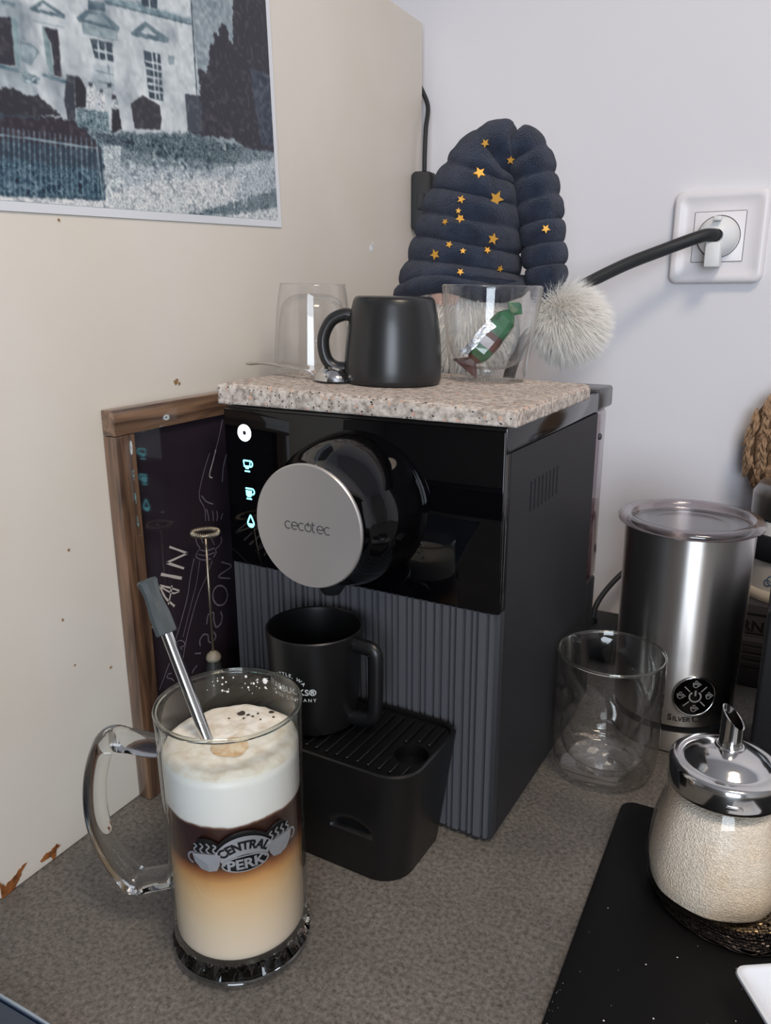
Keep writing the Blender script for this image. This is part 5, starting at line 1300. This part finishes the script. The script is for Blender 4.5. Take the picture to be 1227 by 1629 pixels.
# pouring spout cut at a slant, hollow
sp0 = Vector((.0005, .0020, .0975)); g = G(); n = 40; v = []
cutd = (-rt0*.35-bdir*.2).normalized()
for r, flip in ((.0066, 1), (.0058, 1)):
    for z_ in (0, 1):
        for i in range(n):
            a = 2*PI*i/n; d = Vector((math.cos(a), math.sin(a), 0)); h = .0 if z_ == 0 else .0205+.0062*d.dot((-rt0*.75+bdir*.66).normalized())
            v.append(sp0+d*r+Vector((0, 0, h)))
f = [(i, (i+1) % n, n+(i+1) % n, n+i) for i in range(n)]+[(2*n+(i+1) % n, 2*n+i, 3*n+i, 3*n+(i+1) % n) for i in range(n)]+[(n+i, n+(i+1) % n, 3*n+(i+1) % n, 3*n+i) for i in range(n)]
g.add(v, f).make('spout', 'steel', jar, angle=40)
gg = G(); gg.lathe([(.0066, .0982), (.0082, .0984), (.0086, .0990), (.0080, .0998), (.0066, .1000)], 32, close=True); gg.v = [(x+sp0.x, y+sp0.y, z) for x, y, z in gg.v]; gg.make('spout_collar', 'steel', jar, smooth=True)
Fj = on_cyl(.0329, math.atan2(-JY, -JX)+math.radians(12), .0790)
G().prism(rrect(-.0048, .0048, -.0011, .0011, .0010, 4), lambda x, y, h=0.: Fj(x, y, h-.0003), .0013).make('lid_notch', 'steel', jl, bevel=.0003)

# square white dish: corner in the lower right of the picture
dsh = thing('white_dish', 'white square ceramic dish at the lower right corner', 'dish', (0, 0, .0049))
C0 = Vector((.0066, .3765)); d1 = Vector((.85, .53)).normalized(); d2 = Vector((.53, -.85)).normalized(); LD = .10
def dish_ring(off, z, r=.006):
    pts = rrect(off, LD-off, off, LD-off, r, 5); return [(C0.x+d1.x*a+d2.x*b, C0.y+d1.y*a+d2.y*b, z) for a, b in pts]
rings = [dish_ring(.022, .0004), dish_ring(.018, .0012), dish_ring(.010, .010), dish_ring(.004, .019), dish_ring(.0, .0255), dish_ring(.0004, .0268), dish_ring(.0018, .0272), dish_ring(.0032, .0264), dish_ring(.008, .018), dish_ring(.015, .009), dish_ring(.025, .0045)]
n = len(rings[0]); vv = [p for r in rings for p in r]; ff = [tuple(range(n))[::-1], tuple((len(rings)-1)*n+i for i in range(n))]
for k in range(len(rings)-1):
    for i in range(n): ff.append((k*n+i, k*n+(i+1) % n, (k+1)*n+(i+1) % n, (k+1)*n+i))
G().add(vv, ff).make('bowl', 'ceramic_white', dsh, angle=50)

# ------------------------------------------------------------------ things at the right edge behind the frother
cart = thing('printed_carton', 'dark grey carton with black lettering behind the milk frother', 'box', (0, 0, .0003))
cz_ = .0852
cbd = G().box(-.070, .060, .775, .872, 0, cz_).make('box', 'carton_grey', cart, bevel=.0012)
def cf(x, z, h=0.): return (x, .7747-h, z)
v, f = text_polys('RN', .0150, 'LEFT', .0004, 1.0); G().add([cf(x-.0195, y+.0585) for x, y in v], f).make('lettering', 'carton_ink', cbd)
for z_, t_, m in ((.0745, .0022, 'carton_ink'), (.0555, .0014, 'carton_ink'), (.0535, .0012, 'carton_line'), (.0475, .005, 'carton_line'), (.0425, .0012, 'carton_ink'), (.041, .001, 'carton_line'), (.0355, .0012, 'carton_ink'), (.0335, .001, 'carton_line'), (.0285, .001, 'carton_ink'), (.0255, .001, 'carton_line'), (.0205, .001, 'carton_ink')):
    gg = G(); gg.add([cf(a, z_+b) for a, b in ((-.06, 0), (.05, 0), (.05, t_), (-.06, t_))], [(0, 1, 2, 3)]); gg.make('printed_line', m, cbd)
can = thing('canister', 'white canister with black lid band and hazy plastic cap standing on the carton', 'canister', (.0150, .8220, .0003+cz_+.0004))
R_ = .0400
g = G(); g.lathe([(0, 0), (R_+.0006, 0), (R_+.0018, .003), (R_+.0018, .0075), (R_, .0105), (0, .0105)], 64); g.make('foot_rim', 'canister_cream', can, angle=40)
g = G(); g.lathe([(0, .0106), (R_-.001, .0106), (R_-.001, .0395), (0, .0395)], 64); cw = g.make('body', 'canister_white', can, angle=40)
g = G(); g.lathe([(0, .0397), (R_+.0012, .0397), (R_+.0018, .0405), (R_+.0018, .0635), (R_+.001, .0645), (0, .0645)], 64); g.make('lid_band', 'lid_black', can, angle=40)
g = G(); g.lathe([(0, .0647), (R_-.0006, .0647), (R_-.0006, .0775), (0, .0775)], 64); g.make('neck', 'canister_white', can, angle=40)
g = G(); g.lathe([(0, .0777), (R_, .0777), (R_, .0795), (0, .0795)], 64); g.make('seal', 'lid_black', can, angle=40)
g = G(); g.lathe([(R_-.0008, .0797), (R_-.0006, .100), (R_-.005, .1085), (R_-.012, .1105), (0, .1115)], 64); g.make('cap', 'plastic_haze', can, smooth=True)
Fc = on_cyl(R_-.0009, math.radians(-112), .0180)
gg = G()
for cx_, cy_, r in ((.002, .004, .0045), (.006, .002, .0035), (-.002, .001, .003)): gg.ribbon(arc(cx_, cy_, r, 20, 330, 14), .0012, lambda x, y: Fc(x, y, .0002))
gg.make('blue_motif', 'canister_blue', cw)
blk = thing('black_appliance', 'tall black appliance casing at the far right edge of the counter', 'appliance', (.0018, .59, .0003))
G().box(0, .13, 0, .115, .004, .150).make('casing', 'black_matte', blk, bevel=.003, seg=3)
G().box(.008, .122, .008, .107, 0, .0042).make('base', 'rubber_black', blk)
G().box(.004, .126, .004, .111, .1502, .1580).make('lid', 'lid_black', blk, bevel=.0025)
G().box(.016, .114, -.0012, .0005, .030, .125).make('front_plate', 'cap_gloss', blk, bevel=.0005)
# braided straw ornament on the wall
rf = thing('braided_straw_ornament', 'oval ornament of braided straw hanging on the back wall at the right', 'ornament', (.0135, .8705, .2190))
g = G(); g.ellipsoid((0, 0, 0), (.052, .0180, .068), 24, 16); g.make('core', 'raffia_core', rf, smooth=True)
strip = None
for k in range(270):
    col_, row_ = (k % 9)-4, k//9
    xx = (col_*.0118+rng.normal()*.0012)/.053; zz = (-.064+row_*.0044+rng.normal()*.001)/.069
    if xx*xx+zz*zz > .97: continue
    d = Vector((xx, -math.sqrt(1-xx*xx-zz*zz), zz))
    p = Vector((d.x*.0535, d.y*.0185, d.z*.0695)); nrm = Vector((d.x/.053, d.y/.022, d.z/.069)).normalized()
    tdir = Vector((.55 if k % 2 else -.55, 0, 1))+Vector(rng.normal(size=3))*.16; tdir = (tdir-nrm*tdir.dot(nrm)).normalized()
    nrm = (nrm+tdir*.16).normalized(); tdir = (tdir-nrm*tdir.dot(nrm)).normalized(); s_ = nrm.cross(tdir)
    L2, W2 = rng.uniform(.0085, .0125), rng.uniform(.0026, .0042)
    if strip is None:
        v = []; ff = []
        for i in range(7):
            t = -1+2*i/6; wq = (1-abs(t)**2.2)*.9+.1; cv = .22*(1-t*t)
            v += [(-wq, cv*.2, t), (0, cv+.25, t), (wq, cv*.2, t)]
        for i in range(6): ff += [(3*i, 3*i+1, 3*i+4, 3*i+3), (3*i+1, 3*i+2, 3*i+5, 3*i+4)]
        strip = bpy.data.meshes.new('straw_strip'); strip.from_pydata(v, [], ff); strip.materials.append(M('raffia'))
    o = bpy.data.objects.new('straw_strip', strip); COL.objects.link(o); o.parent = rf
    mt = Matrix((s_*W2, nrm*.006, tdir*L2)).transposed().to_4x4(); mt.translation = p; o.matrix_local = mt

# spoon position: on the slab, bowl beside the mug, handle to the left
slab_place(spn, -.3030, .4960, 0.)
sa = math.radians(14)
spn.rotation_quaternion = (Matrix.Rotation(SLOPE, 3, Vector((-math.sin(MROT), math.cos(MROT), 0))) @ Matrix.Rotation(-sa, 3, 'Z')).to_quaternion()

# ceiling lamp fitting of the kitchen (source of the warm light)
cl = thing('ceiling_lamp', 'round warm ceiling lamp above and behind the photographer', 'lamp', (.45, -.10, 1.62))
g = G(); g.lathe([(0, -.10), (.20, -.10), (.23, -.085), (.24, -.05), (.22, -.001), (0, -.001)], 48); g.make('lamp_shade', 'ceramic_white', cl, smooth=True)
